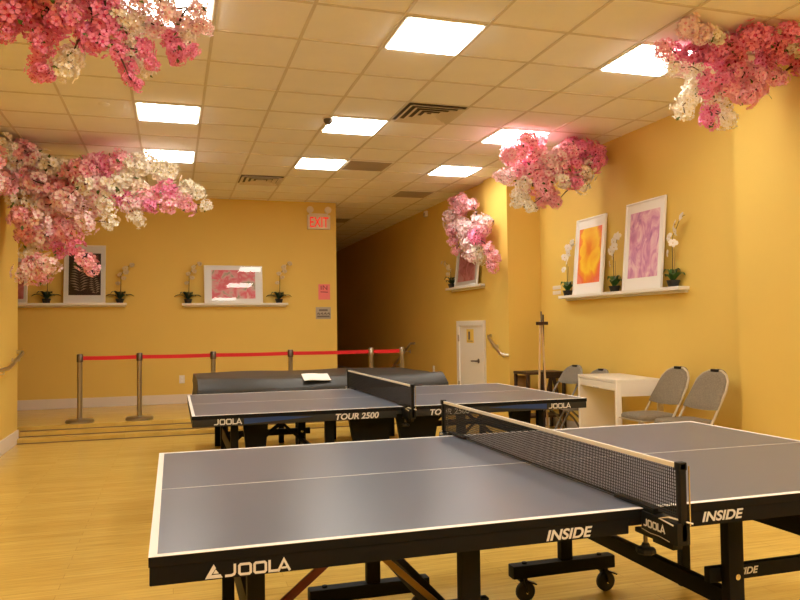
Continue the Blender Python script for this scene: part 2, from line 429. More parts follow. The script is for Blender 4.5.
# ceiling lights, unlit panels, vents
def ceiling_panel(name, ci, rj, label, group, lit=True):
    cx, cy = GX+(ci+.5)*TS, GY+(rj+.5)*TS
    t = thing(name, label, 'ceiling light', (cx, cy, ZC), group=group)
    h = TS/2-.012
    f = MB()
    for lo, hi in (((-h, -h, -.012), (h, -h+.018, 0)), ((-h, h-.018, -.012), (h, h, 0)), ((-h, -h+.018, -.012), (-h+.018, h-.018, 0)), ((h-.018, -h+.018, -.012), (h, h-.018, 0))):
        f.box(lo, hi, M['white'])
    f.build('light_frame', M['white'], t, smooth=0)
    MB().box((-h+.018, -h+.018, -.022 if lit else -.008), (h-.018, h-.018, -.001), M['light' if lit else 'unlit'], .008 if lit else 0).build('diffuser', None, t, smooth=0)
    return t
GL = 'lit ceiling light panels'
for ci, nm in ((-1, 'left'), (2, 'middle'), (5, 'right')):
    for rj in (0, 4, 7):
        lab = {(-1, 0): 'lit square ceiling light half hidden by the near top-left blossom spray',
               (-1, 4): 'lit square ceiling light in the left row, alone above the left blossom garland',
               (-1, 7): 'lit square ceiling light touching the top of the left blossom garland',
               (2, 0): 'largest lit square ceiling light in the middle row, nearest the top edge',
               (2, 4): 'lit square ceiling light in the middle row beside the small dark ceiling dome',
               (2, 7): 'smallest lit ceiling light in the middle row, farthest towards the exit sign',
               (5, 0): 'lit square ceiling light partly behind the top-right blossom garland',
               (5, 4): 'lit ceiling light partly behind the blossom garland over the right wall shelf',
               (5, 7): 'farthest lit ceiling light of the right row, above the hall blossom garland'}[(ci, rj)]
        ceiling_panel('ceiling_light', ci, rj, lab, GL)
    for rj in (-4, -8, -11):
        ceiling_panel('ceiling_light', ci, rj, 'lit square ceiling light overhead outside the picture, %s row, %s' % (nm, {-4: 'above the camera', -8: 'behind the camera', -11: 'at the rear wall'}[rj]), GL)
for ci, rj, lab in ((3, 7, 'unlit grey-brown ceiling panel right of the farthest middle light'),
                    (5, 10, 'unlit grey-brown ceiling panel deeper in by the hall blossom garland'),
                    (4, 15, 'dark unlit ceiling panel inside the hall past the exit sign')):
    ceiling_panel('ceiling_panel', ci, rj, lab, 'unlit ceiling panels', lit=False)
def vent(ci, rj, label):
    cx, cy = GX+(ci+.5)*TS, GY+(rj+.5)*TS
    t = thing('ceiling_vent', label, 'air vent', (cx, cy, ZC), group='ceiling vents')
    h = TS/2-.012
    MB().box((-h, -h, -.003), (h, h, -.0005), M['ventdark']).build('vent_opening', M['ventdark'], t, smooth=0)
    for k in range(4):
        a = h-.01-k*.068; f = MB()
        z0, z1 = -.006, -.03+k*.003
        for s in range(4):
            T = Matrix.Rotation(s*PI/2, 4, 'Z')
            v = [f.bm.verts.new(T @ Vector(p)) for p in ((-a, a, z1), (a, a, z1), (a-.045, a-.045, z0), (-a+.045, a-.045, z0), (-a, a, z1+.003), (a, a, z1+.003), (a-.045, a-.045, z0+.003), (-a+.045, a-.045, z0+.003))]
            for q in ((0, 1, 2, 3), (7, 6, 5, 4), (0, 4, 5, 1), (3, 2, 6, 7)): f.bm.faces.new([v[k2] for k2 in q])
        f.build('vent_louvre', M['vent'], t, smooth=0)
vent(3, 3, 'large square louvred ceiling vent in the middle of the ceiling')
vent(1, 9, 'small distant louvred ceiling vent near the back yellow wall')
t = thing('ceiling_dome', 'small dark dome sensor at the corner of a lit middle ceiling light', 'sensor', (1.432, 6.90, ZC-.006))
MB().lathe([(.035, 0), (.045, -.012), (.045, -.03), (.03, -.055), (0, -.065)], n=18, m=M['ventdark']).build('dome_cover', M['ventdark'], t)
MB().lathe([(.055, 0), (.055, -.01), (.045, -.012)], n=18, m=M['vent']).build('mounting_ring', M['vent'], t)
t = thing('sprinkler_head', 'small pale round sprinkler cap on a plain tile left of the lights', 'sprinkler', (-.58, 6.98, ZC))
MB().lathe([(.05, 0), (.05, -.006), (.03, -.014), (0, -.014)], n=18, m=M['ceil']).build('cap', M['ceil'], t)
t = thing('motion_sensor', 'small white sensor high on the hall wall under the ceiling', 'sensor', (XH, 11.95, 3.22))
MB().box((-.05, -.05, -.05), (0, .05, .05), M['white'], .012).build('housing', M['white'], t)
MB().lathe([(.03, 0), (.028, .012), (0, .022)], n=14, m=M['grey'], T=Matrix.Translation((-.05, 0, -.01)) @ Matrix.Rotation(-PI/2, 4, 'Y')).build('lens', M['grey'], t)

# exit sign
t = thing('exit_sign', 'red lettered white EXIT sign with two emergency lamps on the back wall', 'exit sign', (2.25, YB, 2.98))
MB().box((-.185, -.055, -.115), (.185, 0, .115), M['exitbody'], .006).build('sign_box', M['exitbody'], t)
text_mesh('exit_lettering', 'EXIT', .30, .165, M['exitred'], t, Matrix.Translation((-.145, -.0552, -.085)), bold=.004, depth=.004)
MB().box((-.15, -.04, .115), (.15, 0, .14), M['exitbody'], .003).build('lamp_bracket', M['exitbody'], t)
for sx in (-1, 1):
    q = MB(); T = Matrix.Translation((sx*.145, -.03, .195)) @ Matrix.Rotation(PI/2, 4, 'X')
    q.lathe([(.03, -.02), (.05, .0), (.055, .05), (.05, .052), (.0, .045)], n=18, m=M['exitbody'], T=T)
    q.tube([(sx*.145, -.03, .135), (sx*.145, -.03, .16)], .012, 8, M['exitbody'])
    q.build('emergency_lamp', M['exitbody'], t)
# paper signs
t = thing('pink_sign', 'pink paper notice with dark red marks below the exit sign', 'sign', (2.335, YB, 1.86))
MB().box((-.095, -.003, -.125), (.095, 0, .125), M['pink']).build('sheet', M['pink'], t, smooth=0)
q = MB(); T = Matrix.Translation((0, -.003, 0))
for pts in ([(-.05, .10), (-.05, .035)], [(-.018, .035), (-.018, .10), (.045, .037), (.045, .10)]): q.stroke(pts, .013, .001, M['pinkink'], T)
q.stroke([(-.06, .0), (.06, -.005)], .012, .001, M['pinkink'], T)
q.build('printed_marks', M['pinkink'], t, smooth=0)
t = thing('grey_plaque', 'small grey plaque under the pink notice near the hall corner', 'sign', (2.317, YB+.001, 1.52))
MB().box((-.122, -.008, -.095), (.122, 0, .095), M['grey'], .004).build('plate', M['grey'], t)
q = MB(); T = Matrix.Translation((0, -.008, 0))
for k in range(4): q.stroke([(-.10+k*.055, -.02), (-.075+k*.055, .0), (-.06+k*.055, -.03)], .018, .001, M['dgrey'], T)
q.stroke([(-.10, -.055), (.10, -.055)], .026, .001, M['dgrey'], T)
q.stroke([(-.07, .045), (.07, .045)], .03, .001, M['dgrey'], T)
q.build('printed_marks', M['dgrey'], t, smooth=0)
def wall_plate(name, label, cat, loc, rz):
    t = thing(name, label, cat, loc, rz)
    MB().box((-.04, -.008, -.06), (.04, 0, .06), M['white'], .003).build('plate', M['white'], t)
    for z in (-.025, .025): MB().box((-.014, -.010, z-.014), (.014, -.0075, z+.014), M['mat'], .001).build('socket', M['mat'], t)
wall_plate('wall_outlet', 'white wall outlet low on the back wall left of the black cover', 'outlet', (.134, YB, .53), 0)
wall_plate('wall_outlet', 'tiny white outlet low on the hall wall left of the door', 'outlet', (XH, 11.72, .56), -PI/2)
t = thing('wall_label', 'pair of small beige labels on the right wall left of its shelf', 'label', (XR, 8.27, 1.71), -PI/2)
for z in (-.045, .02): MB().box((-.1, -.004, z), (.1, 0, z+.045), M['base'], .001).build('label_strip', M['base'], t)

# handrails
def handrail(label, pts, wallx, brk):
    t = thing('handrail', label, 'handrail', pts[0])
    o = Vector(pts[0]); P = [Vector(p)-o for p in pts]
    q = []
    for i, p in enumerate(P): q.append(p)
    MB().tube([tuple(p) for p in q], .021, 14, M['rail']).build('rail', M['rail'], t)
    for p in brk:
        c = Vector(p)-o; w = Vector((wallx, p[1], p[2]-.05))-o
        s = 1 if wallx > p[0] else -1
        m = MB(); m.tube([tuple(c), tuple(c+Vector((0, 0, -.045))), tuple(w)], .009, 8, M['rail'])
        m.lathe([(.036, 0), (.036, .007), (.012, .012)], n=16, m=M['rail'], T=Matrix.Translation(w) @ Matrix.Rotation(-s*PI/2, 4, 'Y'))
        m.build('bracket', M['rail'], t)
handrail('short sloping steel handrail on the yellow column right of the door', [(XCOL-.004, 9.25, 1.15), (XCOL-.06, 9.20, 1.14), (XCOL-.075, 9.12, 1.09), (XCOL-.075, 8.82, .93), (XCOL-.075, 8.74, .905), (XCOL-.004, 8.71, .90)], XCOL, [(XCOL-.075, 9.05, 1.05), (XCOL-.075, 8.85, .945)])
handrail('sloping steel handrail on the left wall at the picture edge', [(XL+.004, 9.46, 1.055), (XL+.06, 9.44, 1.05), (XL+.075, 9.36, 1.04), (XL+.075, 8.65, .905), (XL+.075, 7.2, .90), (XL+.06, 7.1, .90), (XL+.004, 7.08, .90)], XL, [(XL+.075, 9.2, 1.008), (XL+.075, 8.4, .905), (XL+.075, 7.4, .90)])
handrail('dim sloping rail on the dark hall wall behind the last barrier post', [(XH-.004, 12.7, .98), (XH-.075, 12.75, .97), (XH-.075, 13.9, .50), (XH-.004, 13.95, .49)], XH, [(XH-.075, 13.0, .87), (XH-.075, 13.7, .585)])

# ------------------------------------------------------------------ shelves, pictures, orchids
def shelf(label, loc, length, rz):
    t = thing('wall_shelf', label, 'shelf', loc, rz, group='white picture ledges')
    MB().box((-length/2, -.125, -.035), (length/2, 0, 0), M['white'], .004).build('ledge', M['white'], t)
    MB().box((-length/2+.02, -.03, -.06), (length/2-.02, 0, -.035), M['white'], .003).build('rear_cleat', M['white'], t)
ZS = 1.69
shelf('white ledge with the fern picture on the back wall, left', (-1.70, YB, ZS), 2.10, 0)
shelf('white ledge with the wide pink picture, centre of the back wall', (.936, YB, ZS-.008), 1.60, 0)
shelf('white ledge with orange and purple pictures on the right wall', (XR, 6.90, 1.635), 2.24, -PI/2)
shelf('white ledge in the hall above the white door', (XH, 10.13, 1.872), 1.32, -PI/2)

def picture(label, loc, w, h, mw, mh, mz, tilt, rz, art, glass=True, bow=0.0):
    """w,h outer; artwork mw x mh starting mz above the base"""
    t = thing('framed_picture', label, 'picture', loc, rz, rx=-tilt)
    fr = .018; f = MB()
    f.box((-w/2, -.012, 0), (-w/2+fr, .012, h), M['frame'], .002); f.box((w/2-fr, -.012, 0), (w/2, .012, h), M['frame'], .002)
    f.box((-w/2+fr, -.012, 0), (w/2-fr, .012, fr), M['frame'], .002); f.box((-w/2+fr, -.012, h-fr), (w/2-fr, .012, h), M['frame'], .002)
    f.build('picture_frame', M['frame'], t, smooth=0)
    MB().box((-w/2+fr, 0, fr), (w/2-fr, .010, h-fr), M['mat']).build('mat_board', M['mat'], t, smooth=0)
    a = MB().box((-mw/2, -.0016, 0), (mw/2, -.0004, mh), art).build('print', art, t, loc=(0, 0, mz), smooth=0)
    if glass:
        g = MB(); n = 16; vs = []
        for k in range(n+1):
            u = k/n; z = fr+u*(h-2*fr); y = -.005-bow*(1-(2*u-1)**2)
            vs.append([g.bm.verts.new((sx*(w/2-fr), y, z)) for sx in (-1, 1)])
        for p, q in zip(vs, vs[1:]): g.bm.faces.new((p[0], p[1], q[1], q[0]))
        o = g.build('clear_cover', M['glass'], t, smooth=60, fix=False)
    return t, a
YP = YB-.10
pt, pa = picture('white framed black and cream fern picture on the left ledge', (-1.225, YP, ZS), .565, .855, .435, .62, .115, .10, 0, M['art_fern'])
def fern(parent):
    f = MB(); y = -.0020
    def frond(x0, z0, x1, z1, L, n, side=0):
        d = Vector((x1-x0, z1-z0)); ln = d.length; d /= ln; nr = Vector((-d.y, d.x))
        for k in range(n):
            u = k/(n-1); c = Vector((x0, z0))+d*ln*u; l = L*(1-.75*u)*(.55+.45*min(1, u*5)); wd = .016*(1-.5*u)
            for s in (-1, 1):
                a = c; e = c+nr*s*l+d*l*.35; mid = (a+e)/2+d*.012
                P = [a, mid+Vector(d)*wd*.7, e, mid-Vector(d)*wd*.7]
                P = [(min(.212, max(-.212, p.x)), min(.615, max(.005, p.y))) for p in P]
                vs = [f.bm.verts.new((p[0], y, p[1])) for p in P]
                try: f.bm.faces.new(vs if s < 0 else list(reversed(vs)))
                except ValueError: pass
    frond(-.06, .06, -.10, .60, .16, 15)
    frond(.15, .03, .10, .38, .10, 12)
    o = f.build('fern_frond', M['fernleaf'], parent, smooth=0, fix=False); o['label'] = 'pale fern fronds'
    for p in f.mats: pass
    r = MB()
    for (x, z, w_, h_) in ((.16, .50, .05, .10), (.185, .28, .025, .2), (.08, .56, .06, .05)):
        v = [r.bm.verts.new(p) for p in ((x-w_/2, y, z), (x+w_/2, y, z-.01), (x+w_/2*.8, y, z+h_), (x-w_/3, y, z+h_*.8))]; r.bm.faces.new(v)
    r.build('red_patch', M['fernred'], parent, smooth=0, fix=False)
fern(pa)
picture('wide white framed pink blossom picture on the centre ledge', (.905, YB-.097, ZS-.008), .885, .585, .66, .445, .07, .116, .037, M['art_pink'], bow=.0041)
picture('framed reddish picture at the far left end of the left ledge', (-2.27, YP, ZS), .58, .66, .48, .54, .06, .13, 0, M['art_pink2'])
picture('white framed orange and yellow flower picture on the right wall ledge', (XR-.095, 7.41, 1.635), .62, .885, .47, .64, .125, .09, -PI/2, M['art_yel'], glass=False)
picture('white framed purple iris picture on the right wall ledge', (XR-.10, 6.385, 1.635), .645, .91, .49, .68, .12, .09, -PI/2, M['art_purple'], glass=False)
picture('white framed rose picture on the hall ledge behind the hanging blossoms', (XH-.085, 10.06, 1.872), .86, .60, .66, .46, .07, .11, -PI/2, M['art_pink2'])

def flower_bm(s=1.0, pm='orchid'):
    b = MB()
    for k in range(5):
        a = 2*PI*k/5+PI/2; L = .034*s*(1.05 if k in (1, 4) else .9); wd = .024*s if k in (1, 4) else .016*s
        R = Matrix.Rotation(a-PI/2, 4, 'Y')
        pts = [(0, 0, 0), (-wd*.7, -.006, L*.45), (-wd*.6, -.004, L*.85), (0, .001, L), (wd*.6, -.004, L*.85), (wd*.7, -.006, L*.45)]
        pts = [Vector((p[0], p[1], p[2])) for p in pts]
        vs = [b.bm.verts.new(R @ p) for p in pts]; c = b.bm.verts.new(R @ Vector((0, -.010, L*.55)))
        for i in range(6):
            f = b.bm.faces.new((vs[i], vs[(i+1) % 6], c)); f.material_index = b.mi(M[pm])
    b.lathe([(.0, -.012), (.007, -.004), (.006, .004), (0, .006)], n=8, m=M['orchidc'], T=Matrix.Rotation(PI/2, 4, 'X'))
    return b
def make_orchid(label, loc, rz, H=.60, leafm='leaf', lean=1, group=None, drop=True):
    t = thing('potted_orchid', label, 'orchid', loc, rz, group)
    MB().lathe([(.045, 0), (.058, .052), (.062, .055), (.062, .062), (.055, .062), (.051, .05), (0, .048)], n=20, m=M['pot']).build('pot', M['pot'], t)
    for k, (a, L) in enumerate(((.2, .20), (1.0, .13), (2.8, .21), (3.7, .15), (5.4, .17), (2.0, .12))):
        b = MB(); rows = []; L *= .78 if leafm == 'leaflight' else 1
        for i in range(8):
            u = i/7; r = L*u; z = .055+.22*u*(1.25-u)*(1.4 if k % 2 else .9); wd = .040*math.sin(PI*min(1, .12+u*.88))**.8
            c = Vector((r*math.cos(a), r*math.sin(a)*.62, z)); nrm = Vector((-math.sin(a), math.cos(a), 0))
            rows.append((b.bm.verts.new(c+nrm*wd), b.bm.verts.new(c+Vector((0, 0, -.008))), b.bm.verts.new(c-nrm*wd)))
        for p, q in zip(rows, rows[1:]):
            b.bm.faces.new((p[0], p[1], q[1], q[0])); b.bm.faces.new((p[1], p[2], q[2], q[1]))
        b.build('leaf', M[leafm], t, fix=False)
    P = []
    for i in range(15):
        u = i/14; x = lean*(.015*math.sin(u*3)+max(0, u-.68)**1.2*.75); z = .048+(H-.048)*(u if u < .8 else .8+.2*math.sin((u-.8)/.2*PI*.55))
        P.append(Vector((x, -.012*math.sin(u*PI), z)))
    MB().tube(P, .0042, 7, M['stem'], rs=[.005-.0025*i/14 for i in range(15)]).build('flower_stem', M['stem'], t)
    MB().tube([(.02*lean, .01, .048), (.012*lean, .008, H*.55)], .003, 6, M['midwood']).build('support_stake', M['midwood'], t)
    proto = None
    spots = [(14, .9), (13, 1.0), (12, 1.1), (11, 1.1), (10, 1.0), (8, .95), (6, .9)]
    for n, (i, s) in enumerate(spots):
        p = P[i]; sd = 1 if n % 2 else -1
        off = Vector((sd*.025*(1 if i > 8 else 1.6), -.022, -.012 if i > 8 else .012))
        if proto is None:
            o = flower_bm(1.2 if leafm == 'leaf' else 1.5, 'orchidtan' if leafm == 'leaf' else 'orchid').build('orchid_flower', None, t, smooth=60, fix=False); proto = o
        else:
            o = proto.copy(); COL.objects.link(o)
        o.location = p+off; o.scale = (s, s, s); o.rotation_euler = (random.uniform(-.4, .4), random.uniform(-.5, .5), random.uniform(-.6, .6))
    return t
yo = YB-.066
make_orchid('potted white orchid on the left ledge left of the fern picture', (-1.735, yo, ZS), .1, .56, lean=1)
make_orchid('potted white orchid on the left ledge right of the fern picture', (-.745, yo, ZS), 0, .58, lean=1)
make_orchid('potted white orchid left of the wide pink picture on the centre ledge', (.225, yo, ZS-.008), .1, .62, lean=1)
make_orchid('potted white orchid right of the wide pink picture on the centre ledge', (1.60, yo, ZS-.008), -.1, .64, lean=1)
xo = XR-.066
make_orchid('potted white orchid left of the orange picture on the right wall ledge', (xo, 7.89, 1.635), -PI/2, .64, 'leaflight', lean=1)
make_orchid('potted white orchid between the orange and purple pictures on the ledge', (xo, 6.905, 1.635), -PI/2-.2, .60, 'leaflight', lean=1)
make_orchid('potted white orchid right of the purple picture on the right wall ledge', (xo, 5.93, 1.635), -PI/2, .66, 'leaflight', lean=1)
make_orchid('potted orchid at the left end of the hall ledge', (XH-.066, 10.66, 1.872), -PI/2+.3, .42, 'leaf', lean=-1)
# ------------------------------------------------------------------ table tennis tables
def rail_text_T(x, y, z): return Matrix.Translation((x, y, z))
def make_table(name, label, x0, y0, style):
    L, Wd, zt = 2.74, 1.525, .76
    t = thing(name, label, 'table tennis table', (x0, y0, 0))
    ap = M['black'] if style == 'inside' else M['greyapron']
    zb = .690 if style == 'inside' else .690
    cx = L/2; gap = .006
    for s in (0, 1):
        xa, xb = (0, cx-gap/2) if s == 0 else (cx+gap/2, L)
        MB().box((xa, 0, zt-.024), (xb, Wd, zt-.001), M['black']).build('board_edge', M['black'], t, smooth=0)
        MB().box((xa+.001, .001, zt-.001), (xb-.001, Wd-.001, zt), M['top']).build('table_top', M['top'], t, smooth=0)
        l = MB(); z0, z1 = zt-.0005, zt+.0006; e = .02
        l.box((xa, 0, z0), (xb, e, z1), M['line']); l.box((xa, Wd-e, z0), (xb, Wd, z1), M['line'])
        if s == 0: l.box((xa, e, z0), (xa+e, Wd-e, z1), M['line'])
        else: l.box((xb-e, e, z0), (xb, Wd-e, z1), M['line'])
        l.box((xa+(e if s == 0 else 0), Wd/2-.0015, z0), (xb-(e if s else 0), Wd/2+.0015, z1), M['line'])
        l.build('boundary_line', M['line'], t, smooth=0)
        # apron frame under the board
        ax, bx = (xa+.002, xb-.058) if s == 0 else (xa+.058, xb-.002)
        a = MB()
        a.box((ax, .003, zb), (bx, .035, zt-.0235), ap, .004); a.box((ax, Wd-.035, zb), (bx, Wd-.003, zt-.0235), ap, .004)
        nx0, nx1 = (bx, xb-.004) if s == 0 else (xa+.004, ax)
        a.box((nx0, .003, zb+.022), (nx1, .035, zt-.0235), ap, .003); a.box((nx0, Wd-.035, zb+.022), (nx1, Wd-.003, zt-.0235), ap, .003)
        ex = (ax, ax+.032) if s == 0 else (bx-.032, bx)
        a.box((ex[0], .035, zb), (ex[1], Wd-.035, zt-.0235), ap, .003)
        mx = (bx-.05, bx-.01) if s == 0 else (ax+.01, ax+.05)
        a.box((mx[0], .035, zb+.01), (mx[1], Wd-.035, zt-.0235), ap, .003)
        a.build('apron', ap, t, smooth=30)
        sg = -1 if s == 0 else 1
        le, lnn = cx+sg*1.10, cx+sg*.475          # end legs, net-side legs
        ya, yb_ = .21, 1.325
        for lx, yy, kind in ((le, ya, 'e'), (le, 1.265, 'e'), (lnn, ya, 'n'), (lnn, yb_, 'n')):
            q = MB(); hw = .0305 if kind == 'n' else .024
            zlo = 0.012 if kind == 'e' else .175
            q.box((lx-hw, yy-.02, zlo), (lx+hw, yy+.02, zb+.02), M['black'], .004)
            lg = q.build('leg', M['black'], t, smooth=30)
            if kind == 'e':
                MB().lathe([(.03, 0), (.03, .012), (.012, .02), (.012, .05)], c=(lx, yy, 0), n=14, m=M['blackrubber']).build('levelling_foot', M['blackrubber'], lg)
            else:
                for zz in (.45, .3):
                    MB().lathe([(.010, 0), (.010, .006), (0, .009)], n=10, m=M['chrome'], T=Matrix.Translation((lx, yy-.02, zz)) @ Matrix.Rotation(PI/2, 4, 'X')).build('bolt', M['chrome'], lg)
        for yy in (ya, yb_):
            # longitudinal side bar, with a stub past the net-side leg
            xs0, xs1 = sorted((le, lnn-sg*.075))
            MB().box((xs0, yy+.022, .422), (xs1, yy+.050, .472), M['black'], .004).build('side_bar', M['black'], t, smooth=30)
            # trolley foot with two casters
            tr = MB(); tx = lnn-.015
            tr.box((tx-.27, yy-.03, .115), (tx+.27, yy+.03, .175), M['black'], .006)
            for k in (-.2, .2):
                tr.lathe([(.012, 0), (.012, .008), (0, .011)], c=(tx+k, yy, .175), n=10, m=M['black'])
            tro = tr.build('trolley_foot', M['black'], t, smooth=30)
            for k in (-.215, .215):
                c = MB(); wx = tx+k; r = .047
                Tw = Matrix.Translation((wx+.018, yy, r)) @ Matrix.Rotation(PI/2, 4, 'X')
                c.lathe([(.012, -.014), (r-.006, -.014), (r, -.008), (r, .008), (r-.006, .014), (.012, .014)], n=20, m=M['blackrubber'], T=Tw)
                for sy in (-1, 1):
                    c.beam((wx, yy+sy*.019, .113), (wx+.018, yy+sy*.019, r), .004, .03, M['blackplastic'], up=(0, 1, 0))
                c.box((wx-.02, yy-.022, .101), (wx+.02, yy+.022, .1155), M['blackplastic'], .002)
                c.tube([(wx+.018, yy-.024, r), (wx+.018, yy+.024, r)], .007, 8, M['chrome'])
                c.beam((wx+.02, yy-.02, .100), (wx+.060, yy-.02, .084), .035, .006, M['blackplastic'])
                c.build('caster', None, tro, smooth=35)
        MB().box((lnn-.018, ya+.02, .335), (lnn+.018, yb_-.02, .395), M['black'], .004).build('cross_bar', M['black'], t, smooth=30)
        MB().box((le-.015, ya+.02, .435), (le+.015, 1.245, .525), M['black'], .004).build('cross_bar', M['black'], t, smooth=30)
        # folding struts
        colour = style == 'inside' and s == 0
        for yy in ((.42, 1.08) if colour or style == 'tour' else ()):
            o = MB().beam((cx+sg*.67, yy, zb+.03), (le, yy, .38), .014, .026, M['redbar' if colour else 'black'], bev=.003).build('folding_strut', M['redbar' if colour else 'black'], t)
            if colour: o['label'] = 'dark red folding strut'
            o = MB().beam((cx+sg*.85, yy+.03, zb+.03), (lnn, yy+.03, .375), .014, .020, M['brass' if colour else 'black'], bev=.003).build('folding_strut', M['brass' if colour else 'black'], t)
            if colour: o['label'] = 'brass coloured folding strut'
        if style == 'tour':
            hx = cx+sg*.17
            for yy in (.30,):
                MB().prism([(-.16, .69), (.16, .69), (.10, .36), (-.10, .36)], .05, M['black'], Matrix.Translation((hx, yy, 0))).build('hinge_housing', M['black'], t, smooth=0)
            q = MB(); hx = cx+sg*.97
            q.prism([(-.07, .69), (.10, .69), (.07, .40), (-.04, .40)], .05, M['black'], Matrix.Translation((hx, .33, 0)))
            q.build('leg_lock_housing', M['black'], t, smooth=0)
    yf = .0031
    def word(s, x, z, w, h, m=M['letter'], shear=.25): return text_mesh('lettering', s, w, h, m, t, Matrix.Translation((x-x0, yf, z)), shear=shear, bold=.028)
    if style == 'inside':
        wordmark(t, Matrix.Translation((.073-x0, yf, .694)), .212, .030, M['letter'], True)
        word('INSIDE', .988, .695, .145, .030); word('INSIDE', 1.505, .701, .150, .030)
        # name again on the near right side bar, partly behind the leg
        text_mesh('lettering', 'INSIDE', .115, .024, M['letter'], t, Matrix.Translation((1.800-x0, .21+.022-.0001, .437)), shear=.25, bold=.028)
    else:
        wordmark(t, Matrix.Translation((.242-x0, yf, .699)), .172, .036, M['letter'])
        word('TOUR 2500', 1.007, .693, .29, .040, shear=.2); word('TOUR 2500', 1.655, .693, .29, .040, shear=.2)
        wordmark(t, Matrix.Translation((2.545-x0, yf, .696)), .178, .036, M['letter'])
        for xa, xb, fl in ((.425, .86, 1), (2.08, 2.53, -1)):
            q = MB(); T = Matrix.Translation((0, yf, 0))
            a, c = (xa-x0, xb-x0) if fl > 0 else (xb-x0, xa-x0)
            q.prism([(a, .698), (a, .733), (a+(c-a)*.5, .735), (c, .724), (a+(c-a)*.6, .712)], .0006, M['blue'], T)
            o = q.build('blue_stripe', M['blue'], t, smooth=0)
    return t
T1X, T1Y = -.056, 1.8525
T2X, T2Y = .111, 4.7035
make_table('table_tennis_table', 'nearest blue-grey table tennis table with black sides lettered INSIDE', T1X, T1Y, 'inside')
make_table('table_tennis_table', 'second table tennis table with charcoal sides lettered TOUR 2500', T2X, T2Y, 'tour')

def make_net(label, x, y, cell, th, logo):
    """local x along the net from the near post (0) to the far one"""
    t = thing('table_tennis_net', label, 'table tennis net', (x, y, .76), PI/2, group='table tennis nets')
    W_ = 1.83; a = -.1525; z0, z1 = .006, .1525
    n = MB(); m = M['net']
    k = int(W_/cell)
    for i in range(k+1):
        xx = a+.012+(W_-.024)*i/k; n.box((xx-th/2, -th/2, z0), (xx+th/2, th/2, z1-.008), m)
    r = int((z1-z0)/cell)
    for j in range(r+1):
        zz = z0+(z1-z0-.01)*j/r; n.box((a+.012, -th/2, zz-th/2), (a+W_-.012, th/2, zz+th/2), m)
    n.build('net_mesh', m, t, smooth=0)
    MB().box((a+.008, -.004, z1-.013), (a+W_-.008, .004, z1+.001), M['tape'], .002).build('top_tape', M['tape'], t)
    MB().box((a+.02, -.002, z0-.003), (a+W_-.02, .002, z0+.004), M['net'], .001).build('bottom_tape', M['net'], t)
    MB().tube([(a+.004, -.004, z1-.004), (a+W_-.004, -.004, z1-.004)], .0022, 6, M['tape']).build('tension_cord', M['tape'], t)
    for s in (0, 1):
        px = a if s == 0 else a+W_; d = 1 if s == 0 else -1
        p = MB()
        p.box((px-.010, -.010, -.055), (px+.008, .010, z1+.004), M['blackplastic'], .003)
        p.box((px-.010, -.013, z1-.016), (px+.012, .013, z1+.006), M['blackplastic'], .003)
        po = p.build('net_post', M['blackplastic'], t, smooth=30)
        MB().tube([(px-.012, -.0165, -.012), (px-.012, -.0165, z1-.004)], .0022, 6, M['chrome']).build('steel_rod', M['chrome'], po)
        c = MB(); e = px+d*.1525
        def bx(u0, u1, w0, w1, q0, q1, bv=.003):
            xa, xb = sorted((px+d*u0, px+d*u1)); c.box((xa, w0, q0), (xb, w1, q1), M['blackplastic'], bv)
        bx(-.01, .150, -.018, .024, -.064, -.004)       # body, table height
        bx(.10, .30, -.016, .016, .001, .012)           # jaw lying on the board
        bx(.10, .149, -.016, .018, -.012, .008)
        bx(.06, .20, -.012, .012, -.078, -.064)         # lower jaw under the frame
        bx(.02, .11, -.016, .016, -.084, -.058)
        co = c.build('net_clamp', M['blackplastic'], t, smooth=30)
        q = MB(); xx = px+d*.165
        q.tube([(xx, 0, -.128), (xx, 0, -.070)], .006, 8, M['dsteel'])
        q.lathe([(.010, .0), (.013, -.010), (.016, -.012), (.028, -.015), (.030, -.025), (.025, -.031), (0, -.031)], c=(xx, 0, -.103), n=8, m=M['blackplastic'])
        q.build('clamp_screw', M['blackplastic'], co, smooth=30)
        MB().tube([(px+d*.005, .024, -.012), (px+d*.06, .029, -.004), (px+d*.02, .027, .008), (px-d*.02, -.02, -.005)], .0025, 6, M['tape']).build('cord_end', M['tape'], t)
        if logo and s == 0:
            # near clamp: lettering on the side facing the left half of the table
            T = Matrix.Translation((px+.138, .0242, -.044)) @ Matrix.Rotation(PI, 4, 'Z')
            wordmark(t, T, .098, .022, M['letter'])
            g = MB(); g.stroke([(.0, -.018), (.04, -.022), (.08, -.020), (.125, -.024)], .0022, .0006, M['grey'], Matrix.Translation((px+.148, .0242, -.036)) @ Matrix.Rotation(PI, 4, 'Z'))
            g.build('curved_stripe', M['grey'], t, smooth=0)
    return t
make_net('net with cream tape across the nearest blue-grey table', T1X+1.37, T1Y, .0092, .0019, True)
make_net('net with cream tape across the second table', T2X+1.37, T2Y, .013, .0026, False)

